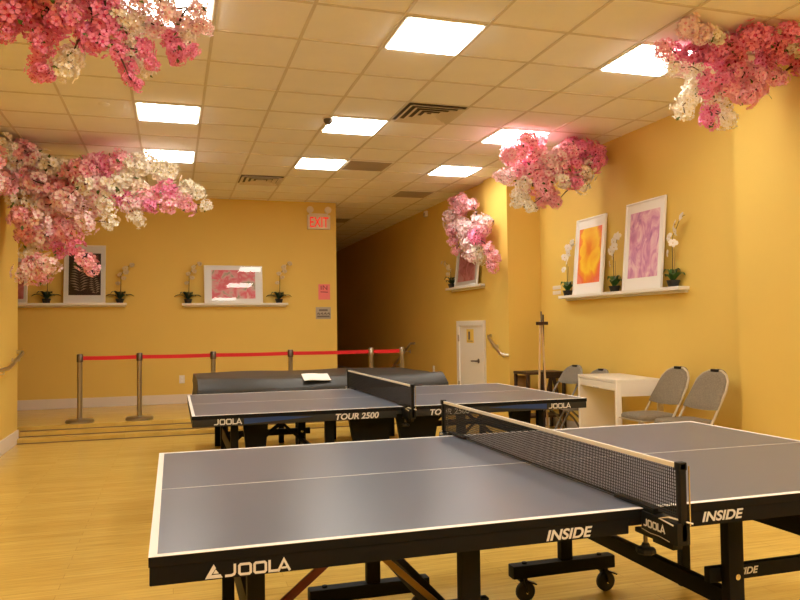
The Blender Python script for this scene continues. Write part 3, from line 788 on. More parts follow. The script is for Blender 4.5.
# third table under a black cover
def covered_table():
    t = thing('covered_table', 'table tennis table under a black vinyl cover behind the second table', 'covered table', (.22, 7.0, 0))
    L, Wd, zt = 2.43, 1.60, .80
    b = MB(); nx, ny = 60, 26; rnd = random.Random(3)
    def h0(u, v):   # soft creases running along the length
        x = u*L; y = v*Wd
        return zt + .010*math.sin(x*2.1+.6)*math.sin(v*3.1) + .006*math.sin(x*5.3+y*3) + .022*math.exp(-((v-.10)/.07)**2)*(1-.35*math.sin(x*1.3)) - .012*math.exp(-((v-.24)/.08)**2)
    def h(u, v):
        q = max(0, 1-v*Wd/.17)
        return h0(u, v) - .065*q**1.6
    g = [[b.bm.verts.new((u/nx*L, v/ny*Wd, h(u/nx, v/ny))) for v in range(ny+1)] for u in range(nx+1)]
    for u in range(nx):
        for v in range(ny): b.bm.faces.new((g[u][v], g[u+1][v], g[u+1][v+1], g[u][v+1]))
    ring = [g[u][0] for u in range(nx+1)]+[g[nx][v] for v in range(1, ny+1)]+[g[u][ny] for u in range(nx-1, -1, -1)]+[g[0][v] for v in range(ny-1, 0, -1)]
    c = Vector((L/2, Wd/2, 0)); prev = ring
    lev = [(.72, .012), (.67, .018), (.61, .025), (.55, .032), (.48, .04)]
    for k, (z, out) in enumerate(lev):
        cur = []
        for i, v in enumerate(ring):
            x, y = v.co.x, v.co.y
            nxn = Vector(((-1 if x < 1e-4 else 1 if x > L-1e-4 else 0), (-1 if y < 1e-4 else 1 if y > Wd-1e-4 else 0), 0))
            nxn = nxn.normalized() if nxn.length else nxn
            s = i*.09; w = out*(.6+.8*math.sin(s*4.1+.7*math.sin(s))*(.3+k*.18)) if k else out
            cur.append(b.bm.verts.new((x+nxn.x*w, y+nxn.y*w, z)))
        n = len(ring)
        for i in range(n): b.bm.faces.new((prev[i], prev[(i+1) % n], cur[(i+1) % n], cur[i]))
        prev = cur
    b.build('cover', M['cover'], t, smooth=50)
    for x in (.25, .95, 1.55, 2.25):
        for y in (.2, 1.4):
            MB().box((x-.03, y-.02, 0), (x+.03, y+.02, .74), M['black'], .004).build('leg', M['black'], t, smooth=30)
covered_table()
t = thing('paper_sheet', 'white paper sheet lying on the black covered table', 'paper', (1.33, 7.10, .808), .02, rx=.30)
b = MB(); n = 8
top = [[b.bm.verts.new((-.13+.26*i/n, -.08+.17*j/n, .004*math.sin(i*.7)+.003*j/n+.004)) for j in range(n+1)] for i in range(n+1)]
bot = [[b.bm.verts.new(v.co-Vector((0, 0, .004))) for v in r] for r in top]
for i in range(n):
    for j in range(n):
        b.bm.faces.new((top[i][j], top[i+1][j], top[i+1][j+1], top[i][j+1])); b.bm.faces.new((bot[i][j+1], bot[i+1][j+1], bot[i+1][j], bot[i][j]))
for i in range(n):
    for A, B in (((i, 0), (i+1, 0)), ((i+1, n), (i, n)), ((0, i+1), (0, i)), ((n, i), (n, i+1))):
        b.bm.faces.new((bot[A[0]][A[1]], bot[B[0]][B[1]], top[B[0]][B[1]], top[A[0]][A[1]]))
b.build('sheet', M['paper'], t, smooth=30)

# ------------------------------------------------------------------ belt barrier
posts = [(-1.09, 9.84), (-.40, 9.86), (.50, 9.84), (1.50, 9.84), (2.61, 9.84), (3.06, 9.86)]
plab = ['leftmost steel barrier post, standing by the left wall steps', 'second steel barrier post from the left, clear of the tables',
        'steel barrier post behind the left end of the black cover', 'steel barrier post behind the paper on the black cover',
        'steel barrier post before the dark hall, second from the right', 'rightmost steel barrier post where the red belt ends']
HP = .835
for i, (x, y) in enumerate(posts):
    t = thing('barrier_post', plab[i], 'barrier post', (x, y, UF), group='belt barrier posts')
    MB().lathe([(.165, 0), (.165, .026), (.155, .036), (.06, .046), (.032, .05)], n=36, m=M['steel']).build('base', M['steel'], t)
    MB().lathe([(.030, .04), (.030, .77)], n=20, m=M['steel']).build('pole', M['steel'], t)
    MB().lathe([(.030, .735), (.037, .74), (.037, HP-.01), (.031, HP), (0, HP)], n=20, m=M['dsteel'] if i < 4 else M['steel']).build('belt_cassette', M['dsteel'], t)
    if i < 5:
        nx_, ny_ = posts[i+1][0]-x, posts[i+1][1]-y; L = math.hypot(nx_, ny_); d = Vector((nx_/L, ny_/L, 0)); nr = Vector((-d.y, d.x, 0))
        b = MB(); n = 14; rows = []
        for k in range(n+1):
            u = k/n; p = d*(.037+(L-.074)*u); z = .785-.004*math.sin(PI*u)
            rows.append([b.bm.verts.new(p+nr*s*.0012+Vector((0, 0, z+q))) for s, q in ((-1, -.024), (1, -.024), (1, .024), (-1, .024))])
        for p, q in zip(rows, rows[1:]):
            for k in range(4): b.bm.faces.new((p[k], p[(k+1) % 4], q[(k+1) % 4], q[k]))
        b.bm.faces.new(rows[0]); b.bm.faces.new(list(reversed(rows[-1])))
        o = b.build('belt', M['red'], t); o['label'] = 'red retractable belt'
# ------------------------------------------------------------------ desk, chairs, console, poles
def desk():
    t = thing('desk', 'white laminate desk against the right wall beside the folding chairs', 'desk', (3.95, 6.0, 0), math.radians(-8))
    # local: y along the front edge, x into the wall
    W_, D, H_ = .90, .47, .765
    MB().box((0, 0, H_-.03), (D, W_, H_), M['desk'], .003).build('desk_top', M['desk'], t, smooth=30)
    MB().box((0, W_-.035, 0), (D, W_, H_-.03), M['desk'], .002).build('side_panel', M['desk'], t, smooth=30)
    MB().box((0, 0, 0), (.05, .035, H_-.03), M['desk'], .002).build('leg', M['desk'], t, smooth=30)
    MB().box((D-.05, 0, 0), (D, .035, H_-.03), M['desk'], .002).build('leg', M['desk'], t, smooth=30)
    MB().box((.05, 0, H_-.155), (D-.0, .03, H_-.03), M['desk'], .002).build('apron', M['desk'], t, smooth=30)
    MB().box((D-.02, .035, H_-.16), (D, W_-.035, H_-.03), M['desk'], .002).build('back_rail', M['desk'], t, smooth=30)
    d = MB().box((.004, .038, H_-.105), (.02, W_-.038, H_-.034), M['desk'], .002)
    d.box((.02, .05, H_-.10), (D-.06, W_-.05, H_-.04), M['desk'])
    dr = d.build('drawer', M['desk'], t, smooth=30)
    MB().box((.001, .39, H_-.107), (.006, .52, H_-.100), M['grey'], .001).build('finger_pull', M['grey'], dr, smooth=0)
desk()

def folding_chair(label, loc, rz, fab, tub, h=.86, pad0=.555):
    """faces local -y"""
    t = thing('folding_chair', label, 'folding chair', loc, rz, group='folding chairs along the right wall')
    w = .205; k = h/.86
    zs = .455*k
    P = lambda x, y, z: (x, y, z*k)
    # front leg tubes run up into the arched back
    arch = [P(-w, -.20, .012), P(-w, -.07, .26), P(-w, .08, .50), P(-w+.004, .20, .70)]
    for i in range(9):
        a = PI-PI*i/8; arch.append(P((w-.004)*math.cos(a)*(1 if abs(math.cos(a)) > .9 else 1.0), .20+.08*math.sin(a)**.8 if math.sin(a) > 0 else .20, .70+.16*max(0, math.sin(a))**.75))
    arch += [P(w-.004, .20, .70), P(w, .08, .50), P(w, -.07, .26), P(w, -.20, .012)]
    seen = []; 
    for p in arch:
        if not seen or (Vector(p)-Vector(seen[-1])).length > .004: seen.append(p)
    MB().tube(seen, .0105, 10, M[tub]).build('back_frame', M[tub], t)
    rear = MB()
    for s in (-1, 1):
        rear.tube([P(s*(w-.028), .27, .012), P(s*(w-.028), .12, .24), P(s*(w-.028), -.08, .43)], .0115, 10, M[tub])
    rear.tube([P(-w+.028, .24, .07), P(w-.028, .24, .07)], .009, 8, M[tub])
    rear.build('rear_leg_frame', M[tub], t)
    MB().tube([P(-w, -.155, .10), P(w, -.155, .10)], .009, 8, M[tub]).build('stretcher', M[tub], t)
    for s in (-1, 1):
        for q, y, z in ((s*w, -.20, .0), (s*(w-.028), .27, .0)):
            MB().lathe([(.018, 0), (.018, .022), (.014, .026)], c=(q, y, 0), n=12, m=M['blackrubber']).build('rubber_foot', M['blackrubber'], t)
    # seat pad with rounded outline
    def pad(nx, prof, name, bulge):
        pass
    b = MB(); n = 28; rings = []
    def outline(s, z, ins):
        vs = []
        for i in range(n):
            a = 2*PI*i/n; c, q = math.cos(a), math.sin(a)
            e = .42; x = (abs(c)**e)*(1 if c > 0 else -1); y = (abs(q)**e)*(1 if q > 0 else -1)
            vs.append(b.bm.verts.new((x*(.19-ins)*(1-.06*(y+1)/2), -.06+y*(.20-ins), z)))
        return vs
    for z, ins in ((zs-.03, .012), (zs-.026, .0), (zs-.004, .0), (zs+.012, .012), (zs+.02, .05), (zs+.022, .12)):
        rings.append(outline(0, z, ins))
    for A, B in zip(rings, rings[1:]):
        for i in range(n): b.bm.faces.new((A[i], A[(i+1) % n], B[(i+1) % n], B[i]))
    b.bm.faces.new(list(reversed(rings[0]))); b.bm.faces.new(rings[-1])
    b.build('seat', M[fab], t, smooth=60)
    MB().box((-.175, -.255, zs-.042), (.175, .12, zs-.029), M[tub], .004).build('seat_pan', M[tub], t, smooth=30)
    # padded back: rounded top that follows the arch
    b = MB(); nx, nz = 16, 9; F = []; Bk = []
    for j in range(nz):
        v = j/(nz-1); rowf = []; rowb = []
        for i in range(nx+1):
            u = -1+2*i/nx
            zt_ = .60+.268*(max(0, 1-abs(u)**2.6))**.45 if abs(u) < 1 else .60
            zb_ = pad0-.012*math.cos(u*PI/2)
            z = zb_+(zt_-zb_)*v
            hw = .209
            y = .075+(z-.50)*.58 + .004*(1-u*u)
            puff = .016*(1-abs(u)**4)*(1-abs(2*v-1)**4)
            rowf.append(b.bm.verts.new(P(u*hw, y-.012-puff, z))); rowb.append(b.bm.verts.new(P(u*hw, y+.010, z)))
        F.append(rowf); Bk.append(rowb)
    for j in range(nz-1):
        for i in range(nx):
            b.bm.faces.new((F[j][i], F[j][i+1], F[j+1][i+1], F[j+1][i])); b.bm.faces.new((Bk[j][i+1], Bk[j][i], Bk[j+1][i], Bk[j+1][i+1]))
    for i in range(nx):
        b.bm.faces.new((F[0][i+1], F[0][i], Bk[0][i], Bk[0][i+1])); b.bm.faces.new((F[-1][i], F[-1][i+1], Bk[-1][i+1], Bk[-1][i]))
    for j in range(nz-1):
        b.bm.faces.new((F[j][0], F[j+1][0], Bk[j+1][0], Bk[j][0])); b.bm.faces.new((F[j+1][-1], F[j][-1], Bk[j][-1], Bk[j+1][-1]))
    bk = b.build('backrest', M[fab], t, smooth=60)
    q = MB().box((-.045, .255, .845*k), (.045, .285, .868*k), M['blackplastic'], .006).build('hand_grip', M['blackplastic'], bk, smooth=40); q['label'] = 'dark hand grip'
    return t
folding_chair('taupe padded folding chair nearest the white desk, left of the right pair', (4.16, 5.73, 0), -PI/2, 'chairfab', 'chairmetal', .885)
folding_chair('taupe padded folding chair at the far right, beside the wall pier', (4.16, 5.245, 0), -PI/2, 'chairfab', 'chairmetal', .885)
folding_chair('grey folding chair behind the desk beside the dark wood table', (4.20, 7.60, 0), -PI/2+.05, 'chairfab2', 'greymetal', .81, pad0=.655)
folding_chair('grey folding chair almost hidden behind the white desk, only its top showing', (4.24, 7.13, 0), -PI/2, 'chairfab2', 'greymetal', .79, pad0=.655)

t = thing('console_table', 'dark brown wooden side table with V braces in the corner by the column', 'side table', (4.07, 8.05, 0))
WT = .53
MB().box((0, 0, .685), (WT, .37, .715), M['darkwood'], .004).build('table_top', M['darkwood'], t, smooth=30)
for x, y in ((.0, .0), (.0, .325), (WT-.045, .0), (WT-.045, .325), (.19, .0)):
    MB().box((x+.002, y+.002, 0), (x+.036, y+.036, .685), M['darkwood'], .003).build('leg', M['darkwood'], t, smooth=30)
MB().box((.19, .012, .635), (WT-.045, .03, .685), M['darkwood'], .002).build('apron', M['darkwood'], t, smooth=30)
MB().box((.038, .342, .10), (.22, .358, .66), M['midwood'], .002).build('back_board', M['midwood'], t, smooth=30)
MB().box((.045, .04, .16), (WT-.045, .33, .185), M['darkwood'], .003).build('lower_shelf', M['darkwood'], t, smooth=30)
for s in (-1, 1):
    MB().beam((.35+s*.02, .022, .65), (.35+s*.115, .022, .19), .03, .036, M['darkwood'], up=(0, 1, 0)).build('brace', M['darkwood'], t, smooth=30)

t = thing('pole_stand', 'bundle of slim wooden poles leaning upright in the corner by the column', 'poles', (4.12, 7.78, 0))
for nm, p, q, r, m in (('pole', (-.05, .0, .0), (.19, .36, 1.34), .013, 'lightwood'), ('pole', (.075, .0, .0), (.21, .36, 1.34), .013, 'lightwood'), ('dark_pole', (.04, .02, .0), (.235, .37, 1.41), .010, 'darkwood')):
    P0, P1 = Vector(p), Vector(q)
    MB().tube([tuple(P0+(P1-P0)*i/6) for i in range(7)], r, 10, M[m]).build(nm, M[m], t)
MB().box((.11, .29, 1.285), (.26, .325, 1.325), M['darkwood'], .005).build('cross_piece', M['darkwood'], t, smooth=30)
MB().tube([(.19, .33, 1.30), (.195, .345, 1.45)], .009, 8, M['dsteel']).build('hook', M['dsteel'], t)

t = thing('bag', 'black bag on the floor under the grey folding chair', 'bag', (3.88, 7.90, 0))
b = MB(); n = 20; rings = []
for z, r in ((0, .06), (.02, .085), (.10, .095), (.18, .085), (.23, .05), (.25, .025)):
    rings.append([b.bm.verts.new((r*math.cos(2*PI*i/n)*1.25*(1+.06*math.sin(i*2.3+z*20)), r*math.sin(2*PI*i/n)*(1+.08*math.sin(i*1.7+z*30)), z)) for i in range(n)])
for A, B in zip(rings, rings[1:]):
    for i in range(n): b.bm.faces.new((A[i], A[(i+1) % n], B[(i+1) % n], B[i]))
b.bm.faces.new(list(reversed(rings[0]))); b.bm.faces.new(rings[-1])
b.build('body', M['cover'], t, smooth=60)
MB().tube([(-.05, 0, .23), (-.04, 0, .31), (.04, 0, .31), (.05, 0, .23)], .008, 8, M['cover']).build('handle', M['cover'], t)

# ------------------------------------------------------------------ hanging blossom garlands
def blossom_clump(col, seed, nf=22):
    """a unit ball of five-petalled blossoms on short stalks, radius 1"""
    rnd = random.Random(seed); b = MB(); pm, cm = M['pet_'+col], M['cen_'+col]
    ip, ic, il = b.mi(pm), b.mi(cm), b.mi(M['bleaf'])
    for i in range(nf):
        z = 1-2*(i+.5)/nf; a = i*2.39996+rnd.uniform(-.25, .25); r = math.sqrt(1-z*z)
        d = Vector((r*math.cos(a), r*math.sin(a), z)); d = (d+Vector([rnd.uniform(-.25, .25) for _ in range(3)])).normalized()
        c = d*rnd.uniform(.40, 1.08); s = rnd.uniform(.32, .44)
        u = d.orthogonal().normalized(); v = d.cross(u); ph = rnd.uniform(0, 2)
        cv = b.bm.verts.new(c-d*.05*s)
        for k in range(5):
            a0 = ph+2*PI*k/5
            def pt(da, rr, hh):
                return c+(u*math.cos(a0+da)+v*math.sin(a0+da))*rr*s+d*hh*s
            i0, i1 = b.bm.verts.new(pt(-.42, .33, .05)), b.bm.verts.new(pt(.42, .33, .05))
            m0, m1 = b.bm.verts.new(pt(-.56, .72, .24+rnd.uniform(-.1, .1))), b.bm.verts.new(pt(.56, .72, .24+rnd.uniform(-.1, .1)))
            t0, t1 = b.bm.verts.new(pt(-.26, 1.0, .30+rnd.uniform(-.12, .15))), b.bm.verts.new(pt(.26, 1.0, .30+rnd.uniform(-.12, .15)))
            nk = b.bm.verts.new(pt(0, .86, .22))
            f = b.bm.faces.new((cv, i0, i1)); f.material_index = ic
            for q in ((i0, m0, nk), (i0, nk, i1), (i1, nk, m1), (m0, t0, nk), (nk, t1, m1), (t0, t1, nk)):
                f = b.bm.faces.new(q); f.material_index = ip
    for i in range(3):
        d = Vector([rnd.uniform(-1, 1) for _ in range(3)]).normalized(); u = d.orthogonal().normalized()
        if rnd.random() < .45:
            c = d*.55; e = d*1.12; w = u*.14
            vs = [b.bm.verts.new(p) for p in (c, (c+e)/2+w, e, (c+e)/2-w)]
            f = b.bm.faces.new(vs); f.material_index = il
    o = b.build('blossom_cluster', None, None, smooth=30, fix=False)
    me = o.data; bpy.data.objects.remove(o)
    return me
CL = {c: [blossom_clump(c, 11*i+ord(c), 21+2*i) for i in range(3)] for c in 'dplw'}
def leaf_mesh():
    b = MB(); rows = []
    for i in range(6):
        u = i/5; w = .35*math.sin(PI*min(1, .08+.92*u))
        rows.append((b.bm.verts.new((u, w, .12*math.sin(u*3))), b.bm.verts.new((u, 0, .05+.1*math.sin(u*3))), b.bm.verts.new((u, -w, .12*math.sin(u*3)))))
    for p, q in zip(rows, rows[1:]):
        b.bm.faces.new((p[0], p[1], q[1], q[0])); b.bm.faces.new((p[1], p[2], q[2], q[1]))
    o = b.build('leaf', M['bleaf'], None, smooth=60, fix=False); me = o.data; bpy.data.objects.remove(o); return me
LEAF = leaf_mesh()
def garland(name, label, d, seed):
    rnd = random.Random(seed); root = Vector(d['root'])
    t = thing(name, label, 'blossom garland', tuple(root), group='hanging cherry blossom garlands')
    B = []
    for s in d['b'].split(';'):
        c, x, y, z, r = s.split(); B.append((c, Vector((float(x), float(y), float(z)))-root, float(r)))
    B.sort(key=lambda q: q[1].length)
    # branch: every clump hangs from its nearest neighbour closer to the root
    nodes = [Vector((0, 0, 0))]; br = MB()
    for c, p, r in B:
        q = min(nodes, key=lambda n: (n-p).length+.25*n.length)
        mid = (p+q)/2+Vector((rnd.uniform(-.02, .02), rnd.uniform(-.02, .02), .015))
        if (p-q).length > .01:
            near = 1-min(1, q.length/1.6)
            br.tube([q, mid, p], .005, 6, M['twig'], rs=[.0035+.011*near**3, .0035+.008*near**3, .003])
        nodes.append(p)
    br.build('branch', M['twig'], t)
    for i, (c, p, r) in enumerate(B):
        me = CL[c][rnd.randrange(3)]
        o = bpy.data.objects.new('blossom_cluster', me); COL.objects.link(o); o.parent = t
        o.location = p; k = r*1.12; o.scale = (k*rnd.uniform(.92, 1.1), k*rnd.uniform(.95, 1.15), k*rnd.uniform(.92, 1.1))
        o.rotation_euler = [rnd.uniform(0, 6.28) for _ in range(3)]
        if rnd.random() < .22:
            l = bpy.data.objects.new('leaf', LEAF); COL.objects.link(l); l.parent = t
            a = rnd.uniform(0, 6.28); l.location = p+Vector((math.cos(a)*r*.6, -abs(math.sin(a))*r*.7, rnd.uniform(-.6, .4)*r))
            l.rotation_euler = (rnd.uniform(-1, 1), rnd.uniform(0, 1.2), a); k = r*rnd.uniform(.7, 1.1); l.scale = (k, k, k)
    return t
garland('blossom_garland', 'large pink and cream blossom garland hanging at the top-left of the picture',
        dict(root=(-.42, 4.15, 3.30),
             b='d -0.77 4.03 2.89 0.075;d -0.80 4.06 2.79 0.046;d -0.71 4.07 2.93 0.070;d -0.69 4.11 2.88 0.065;d -0.60 4.06 2.92 0.070;d -0.60 4.10 2.84 0.058;p -0.50 3.89 2.88 0.061;d -0.62 3.99 2.72 0.051;d -0.66 4.11 2.67 0.040;d -0.63 4.04 2.61 0.040;d -0.60 4.10 2.60 0.029;d -0.52 3.91 2.81 0.061;w -0.48 3.99 2.68 0.045;w -0.50 3.94 2.58 0.049;w -0.48 4.01 2.65 0.039;d -0.42 4.02 2.80 0.057;d -0.36 3.88 2.72 0.055;d -0.32 3.93 2.88 0.067;d -0.29 3.95 2.82 0.061;p -0.41 4.10 2.98 0.064;w -0.24 4.06 2.81 0.057;w -0.24 3.92 2.87 0.056;w -0.18 4.07 2.92 0.058;d -0.26 3.91 2.69 0.044;d -0.22 4.03 2.66 0.045;d -0.17 3.91 2.53 0.032;d -0.20 3.88 2.55 0.032;w -0.21 4.09 2.74 0.046;d -0.13 3.93 2.72 0.044;d -0.11 3.93 2.66 0.033;w -0.15 4.12 2.68 0.040;l -0.09 4.09 2.92 0.052;l -0.03 3.95 2.94 0.051;d -0.01 4.11 2.85 0.046;d 0.02 4.01 2.76 0.045;d 0.03 4.04 2.73 0.034;d 0.09 3.93 2.73 0.033;w 0.08 4.11 2.89 0.041;l 0.04 4.05 2.94 0.052;l 0.12 4.11 2.95 0.047;l 0.17 4.09 2.95 0.035;l 0.13 3.95 2.97 0.045;d -0.72 3.97 2.99 0.081;p -0.60 3.92 2.98 0.079;d -0.47 3.91 3.00 0.079;d -0.34 3.90 3.01 0.079;l -0.20 3.95 3.02 0.074;w -0.06 4.02 3.08 0.070;d -0.46 3.88 2.82 0.055;l -0.16 4.04 3.00 0.058;p -0.74 3.96 3.10 0.081;l -0.58 3.95 3.11 0.081;p -0.41 4.08 3.20 0.083;w -0.21 4.00 3.16 0.076;d -0.79 4.15 2.93 0.078;d -0.78 4.09 2.84 0.047;d -0.73 4.25 3.04 0.073;d -0.73 4.26 2.94 0.067;d -0.63 4.07 2.94 0.070;d -0.64 4.30 2.91 0.061;p -0.53 4.30 3.06 0.068;d -0.64 4.16 2.77 0.053;d -0.64 4.10 2.66 0.040;d -0.69 4.28 2.67 0.042;d -0.61 4.09 2.60 0.029;d -0.58 4.29 2.95 0.067;w -0.52 4.20 2.77 0.047;w -0.54 4.11 2.66 0.052;w -0.49 4.24 2.75 0.042;d -0.41 4.08 2.84 0.058;d -0.40 4.17 2.82 0.059;d -0.35 4.27 3.03 0.073;d -0.28 4.09 2.91 0.064;p -0.40 4.19 3.04 0.066;w -0.22 4.25 2.89 0.060;w -0.28 4.26 3.02 0.061;w -0.16 4.11 2.95 0.058;d -0.25 4.18 2.78 0.047;d -0.24 4.31 2.76 0.048;d -0.19 4.25 2.65 0.035;d -0.23 4.17 2.66 0.035;w -0.20 4.31 2.83 0.048;d -0.15 4.19 2.84 0.047;d -0.10 4.14 2.73 0.035;w -0.14 4.16 2.69 0.040;l -0.08 4.24 2.97 0.054;l -0.03 4.16 3.04 0.053;d 0.00 4.19 2.88 0.047;d 0.04 4.14 2.82 0.046;d 0.01 4.21 2.79 0.035;d 0.11 4.13 2.82 0.035;w 0.09 4.27 2.95 0.042;l 0.05 4.16 2.98 0.053;l 0.12 4.27 3.00 0.048;l 0.19 4.28 3.01 0.036;l 0.14 4.30 3.12 0.049;d -0.73 4.11 3.04 0.083'), 1)
garland('blossom_garland', 'large pale pink blossom garland by the left wall above the fern picture',
        dict(root=(-1.71, 8.6, 2.75),
             b='w -1.62 8.25 3.15 0.102;p -1.48 8.38 3.17 0.116;l -1.41 8.39 3.09 0.103;w -1.58 8.39 3.03 0.103;p -1.61 8.13 2.75 0.112;l -1.60 8.41 2.91 0.103;w -1.54 8.33 2.66 0.089;p -1.45 8.37 2.85 0.115;l -1.32 8.27 2.82 0.113;w -1.24 8.35 3.02 0.102;w -1.13 8.41 2.96 0.102;p -1.17 8.35 2.76 0.126;w -1.36 8.39 2.60 0.089;p -1.43 8.11 2.42 0.110;l -1.30 8.16 2.41 0.111;p -1.41 8.28 2.30 0.100;l -1.22 8.36 2.60 0.126;l -1.05 8.19 2.63 0.123;p -1.03 8.37 2.82 0.126;p -0.98 8.35 2.96 0.114;p -0.85 8.12 2.96 0.111;p -0.78 8.29 3.03 0.113;d -0.64 8.19 3.01 0.111;p -0.54 8.12 3.04 0.098;w -0.86 8.15 2.79 0.098;l -0.74 8.23 2.84 0.112;w -0.60 8.17 2.80 0.111;w -0.47 8.18 2.91 0.111;w -0.37 8.11 3.01 0.110;w -0.25 8.29 3.09 0.100;w -0.13 8.25 3.00 0.112;w -0.02 8.34 2.99 0.100;d -0.53 8.34 2.70 0.112;w -0.67 8.20 2.59 0.098;l -0.79 8.46 2.58 0.101;w -0.61 8.10 2.40 0.073;w -0.37 8.26 2.50 0.086;w -0.34 8.21 2.43 0.061;p -0.28 8.26 2.67 0.099;d -0.22 8.15 2.59 0.073;p -0.15 8.43 2.79 0.101;d -0.04 8.25 2.79 0.099;p -0.04 8.11 2.60 0.085;l 0.06 8.35 2.75 0.100;w 0.15 8.14 2.81 0.073;p 0.16 8.32 2.63 0.087;w 0.26 8.24 2.78 0.074;w 0.35 8.33 2.65 0.062;l -1.04 8.48 2.52 0.115;p -1.13 8.43 2.40 0.114;p -1.01 8.27 2.31 0.111;p -1.18 8.43 2.27 0.114;l -1.26 8.36 2.29 0.113;d -0.96 8.25 2.15 0.086;p -0.86 8.16 2.01 0.097;p -0.80 8.34 1.95 0.074;d -1.13 8.33 2.13 0.075;w -1.33 8.48 2.19 0.102;w -1.42 8.49 2.09 0.102;p -1.35 8.34 1.97 0.100;l -1.43 8.24 1.89 0.099;p -1.32 8.46 1.88 0.101;l -1.19 8.10 1.96 0.097;l -0.85 8.14 2.40 0.097;l -0.78 8.33 2.71 0.113;w -0.33 8.35 2.81 0.113;p -1.60 7.60 2.88 0.117;l -1.61 7.65 2.66 0.105;l -0.99 8.46 2.62 0.114;l -0.43 8.25 2.61 0.086;w -1.62 8.12 3.15 0.100;p -1.54 8.61 3.19 0.119;l -1.46 8.71 3.20 0.107;w -1.61 8.57 3.09 0.105;p -1.61 8.33 2.80 0.114;l -1.62 8.48 2.97 0.104;w -1.61 8.67 2.75 0.092;p -1.49 8.73 2.99 0.120;l -1.40 8.63 2.86 0.118;w -1.32 8.73 3.13 0.106;w -1.09 8.48 3.01 0.103;p -1.21 8.66 2.82 0.131;w -1.38 8.66 2.70 0.092;p -1.56 8.72 2.52 0.119;l -1.38 8.55 2.48 0.116;p -1.48 8.61 2.34 0.104;l -1.31 8.66 2.69 0.131;l -1.06 8.60 2.68 0.129;p -1.11 8.64 2.86 0.130;p -1.00 8.59 3.00 0.117;p -0.92 8.67 3.05 0.118;p -0.81 8.57 3.07 0.117;d -0.69 8.50 3.06 0.116;p -0.53 8.45 3.10 0.102;w -0.93 8.59 2.86 0.104;l -0.83 8.78 2.96 0.119;w -0.63 8.64 2.92 0.117'), 2)
garland('blossom_garland', 'deep pink blossom garland with cream tails at the top right',
        dict(root=(4.49, 4.38, 3.25),
             b='l 3.24 4.01 3.22 0.065;l 3.36 4.03 3.22 0.059;w 3.55 4.08 3.22 0.053;p 3.14 4.15 3.11 0.051;l 3.23 4.19 3.07 0.044;d 3.43 4.33 3.17 0.061;d 3.53 4.32 3.21 0.070;d 3.59 4.29 3.19 0.070;d 3.57 4.14 3.16 0.076;d 3.66 4.14 3.21 0.077;d 3.74 4.12 3.21 0.070;d 3.75 4.01 3.20 0.076;d 3.88 4.02 3.22 0.070;d 4.08 4.14 3.22 0.065;d 4.17 4.29 3.22 0.066;d 4.21 4.18 3.21 0.066;w 4.21 4.08 3.22 0.057;d 4.43 4.28 3.19 0.059;d 3.99 3.90 3.22 0.062;w 3.23 4.16 3.00 0.044;l 3.34 4.20 3.04 0.045;w 3.53 4.35 3.09 0.046;w 3.46 4.17 3.02 0.045;w 3.52 4.28 2.94 0.061;w 3.42 4.23 2.83 0.060;w 3.33 4.17 2.72 0.058;w 3.58 4.28 3.00 0.054;d 3.50 4.14 2.95 0.060;d 3.51 4.16 2.87 0.052;w 3.65 4.22 2.85 0.061;d 3.65 4.15 2.97 0.068;p 3.67 4.14 2.90 0.061;p 3.85 4.27 3.08 0.063;p 3.97 4.31 3.10 0.073;p 3.95 4.34 2.97 0.064;p 3.86 4.16 2.86 0.062;p 3.99 4.23 2.95 0.064;p 4.01 4.21 3.05 0.064;p 4.18 4.27 3.07 0.057;d 3.60 4.25 2.78 0.053;w 3.80 4.36 2.80 0.063;w 3.71 4.22 2.70 0.053;d 3.52 4.14 2.66 0.044;p 4.28 4.30 3.07 0.050;d 4.26 3.97 3.20 0.081;p 4.42 4.12 3.13 0.067;d 3.84 4.25 3.17 0.071;d 3.83 4.35 3.18 0.072;l 3.23 3.98 3.23 0.065;l 3.36 4.05 3.23 0.059;w 3.49 4.05 3.23 0.052;p 3.30 4.33 3.23 0.053;l 3.49 4.49 3.24 0.047;d 3.45 4.40 3.23 0.062;d 3.56 4.38 3.22 0.071;d 3.67 4.40 3.22 0.072;d 3.61 4.17 3.22 0.077;d 3.71 4.16 3.22 0.078;d 3.75 4.18 3.21 0.070;d 3.73 3.96 3.22 0.076;d 3.80 3.95 3.21 0.069;d 4.08 4.12 3.23 0.064;d 4.17 4.33 3.22 0.067;d 4.22 4.16 3.21 0.066;w 4.21 4.09 3.23 0.057;d 4.43 4.26 3.20 0.059;d 3.92 3.87 3.23 0.061;w 3.40 4.33 3.09 0.046;l 3.54 4.50 3.17 0.048;w 3.69 4.54 3.19 0.049;w 3.65 4.43 3.17 0.048;w 3.58 4.36 2.99 0.062;w 3.64 4.53 2.97 0.064;w 3.48 4.39 2.82 0.061;w 3.66 4.38 3.08 0.055;d 3.83 4.54 3.09 0.065;d 3.81 4.49 3.01 0.057;w 3.90 4.55 2.97 0.066;d 3.88 4.39 3.06 0.073;p 3.84 4.36 3.02 0.064;p 3.91 4.38 3.14 0.065;p 4.15 4.52 3.21 0.076;p 4.02 4.43 3.00 0.066;p 4.13 4.49 3.01 0.067;p 4.26 4.48 3.05 0.068;p 4.26 4.43 3.19 0.068;p 4.27 4.34 3.11 0.059;d 3.68 4.33 2.79 0.054;w 3.87 4.45 2.87 0.064;w 3.85 4.34 2.76 0.055;d 3.82 4.55 2.81 0.048;p 4.30 4.33 3.12 0.050;d 4.23 3.94 3.22 0.080;p 4.39 4.13 3.11 0.066;d 3.90 4.33 3.22 0.073;d 3.82 4.37 3.21 0.072;l 3.39 4.06 3.23 0.059'), 3)
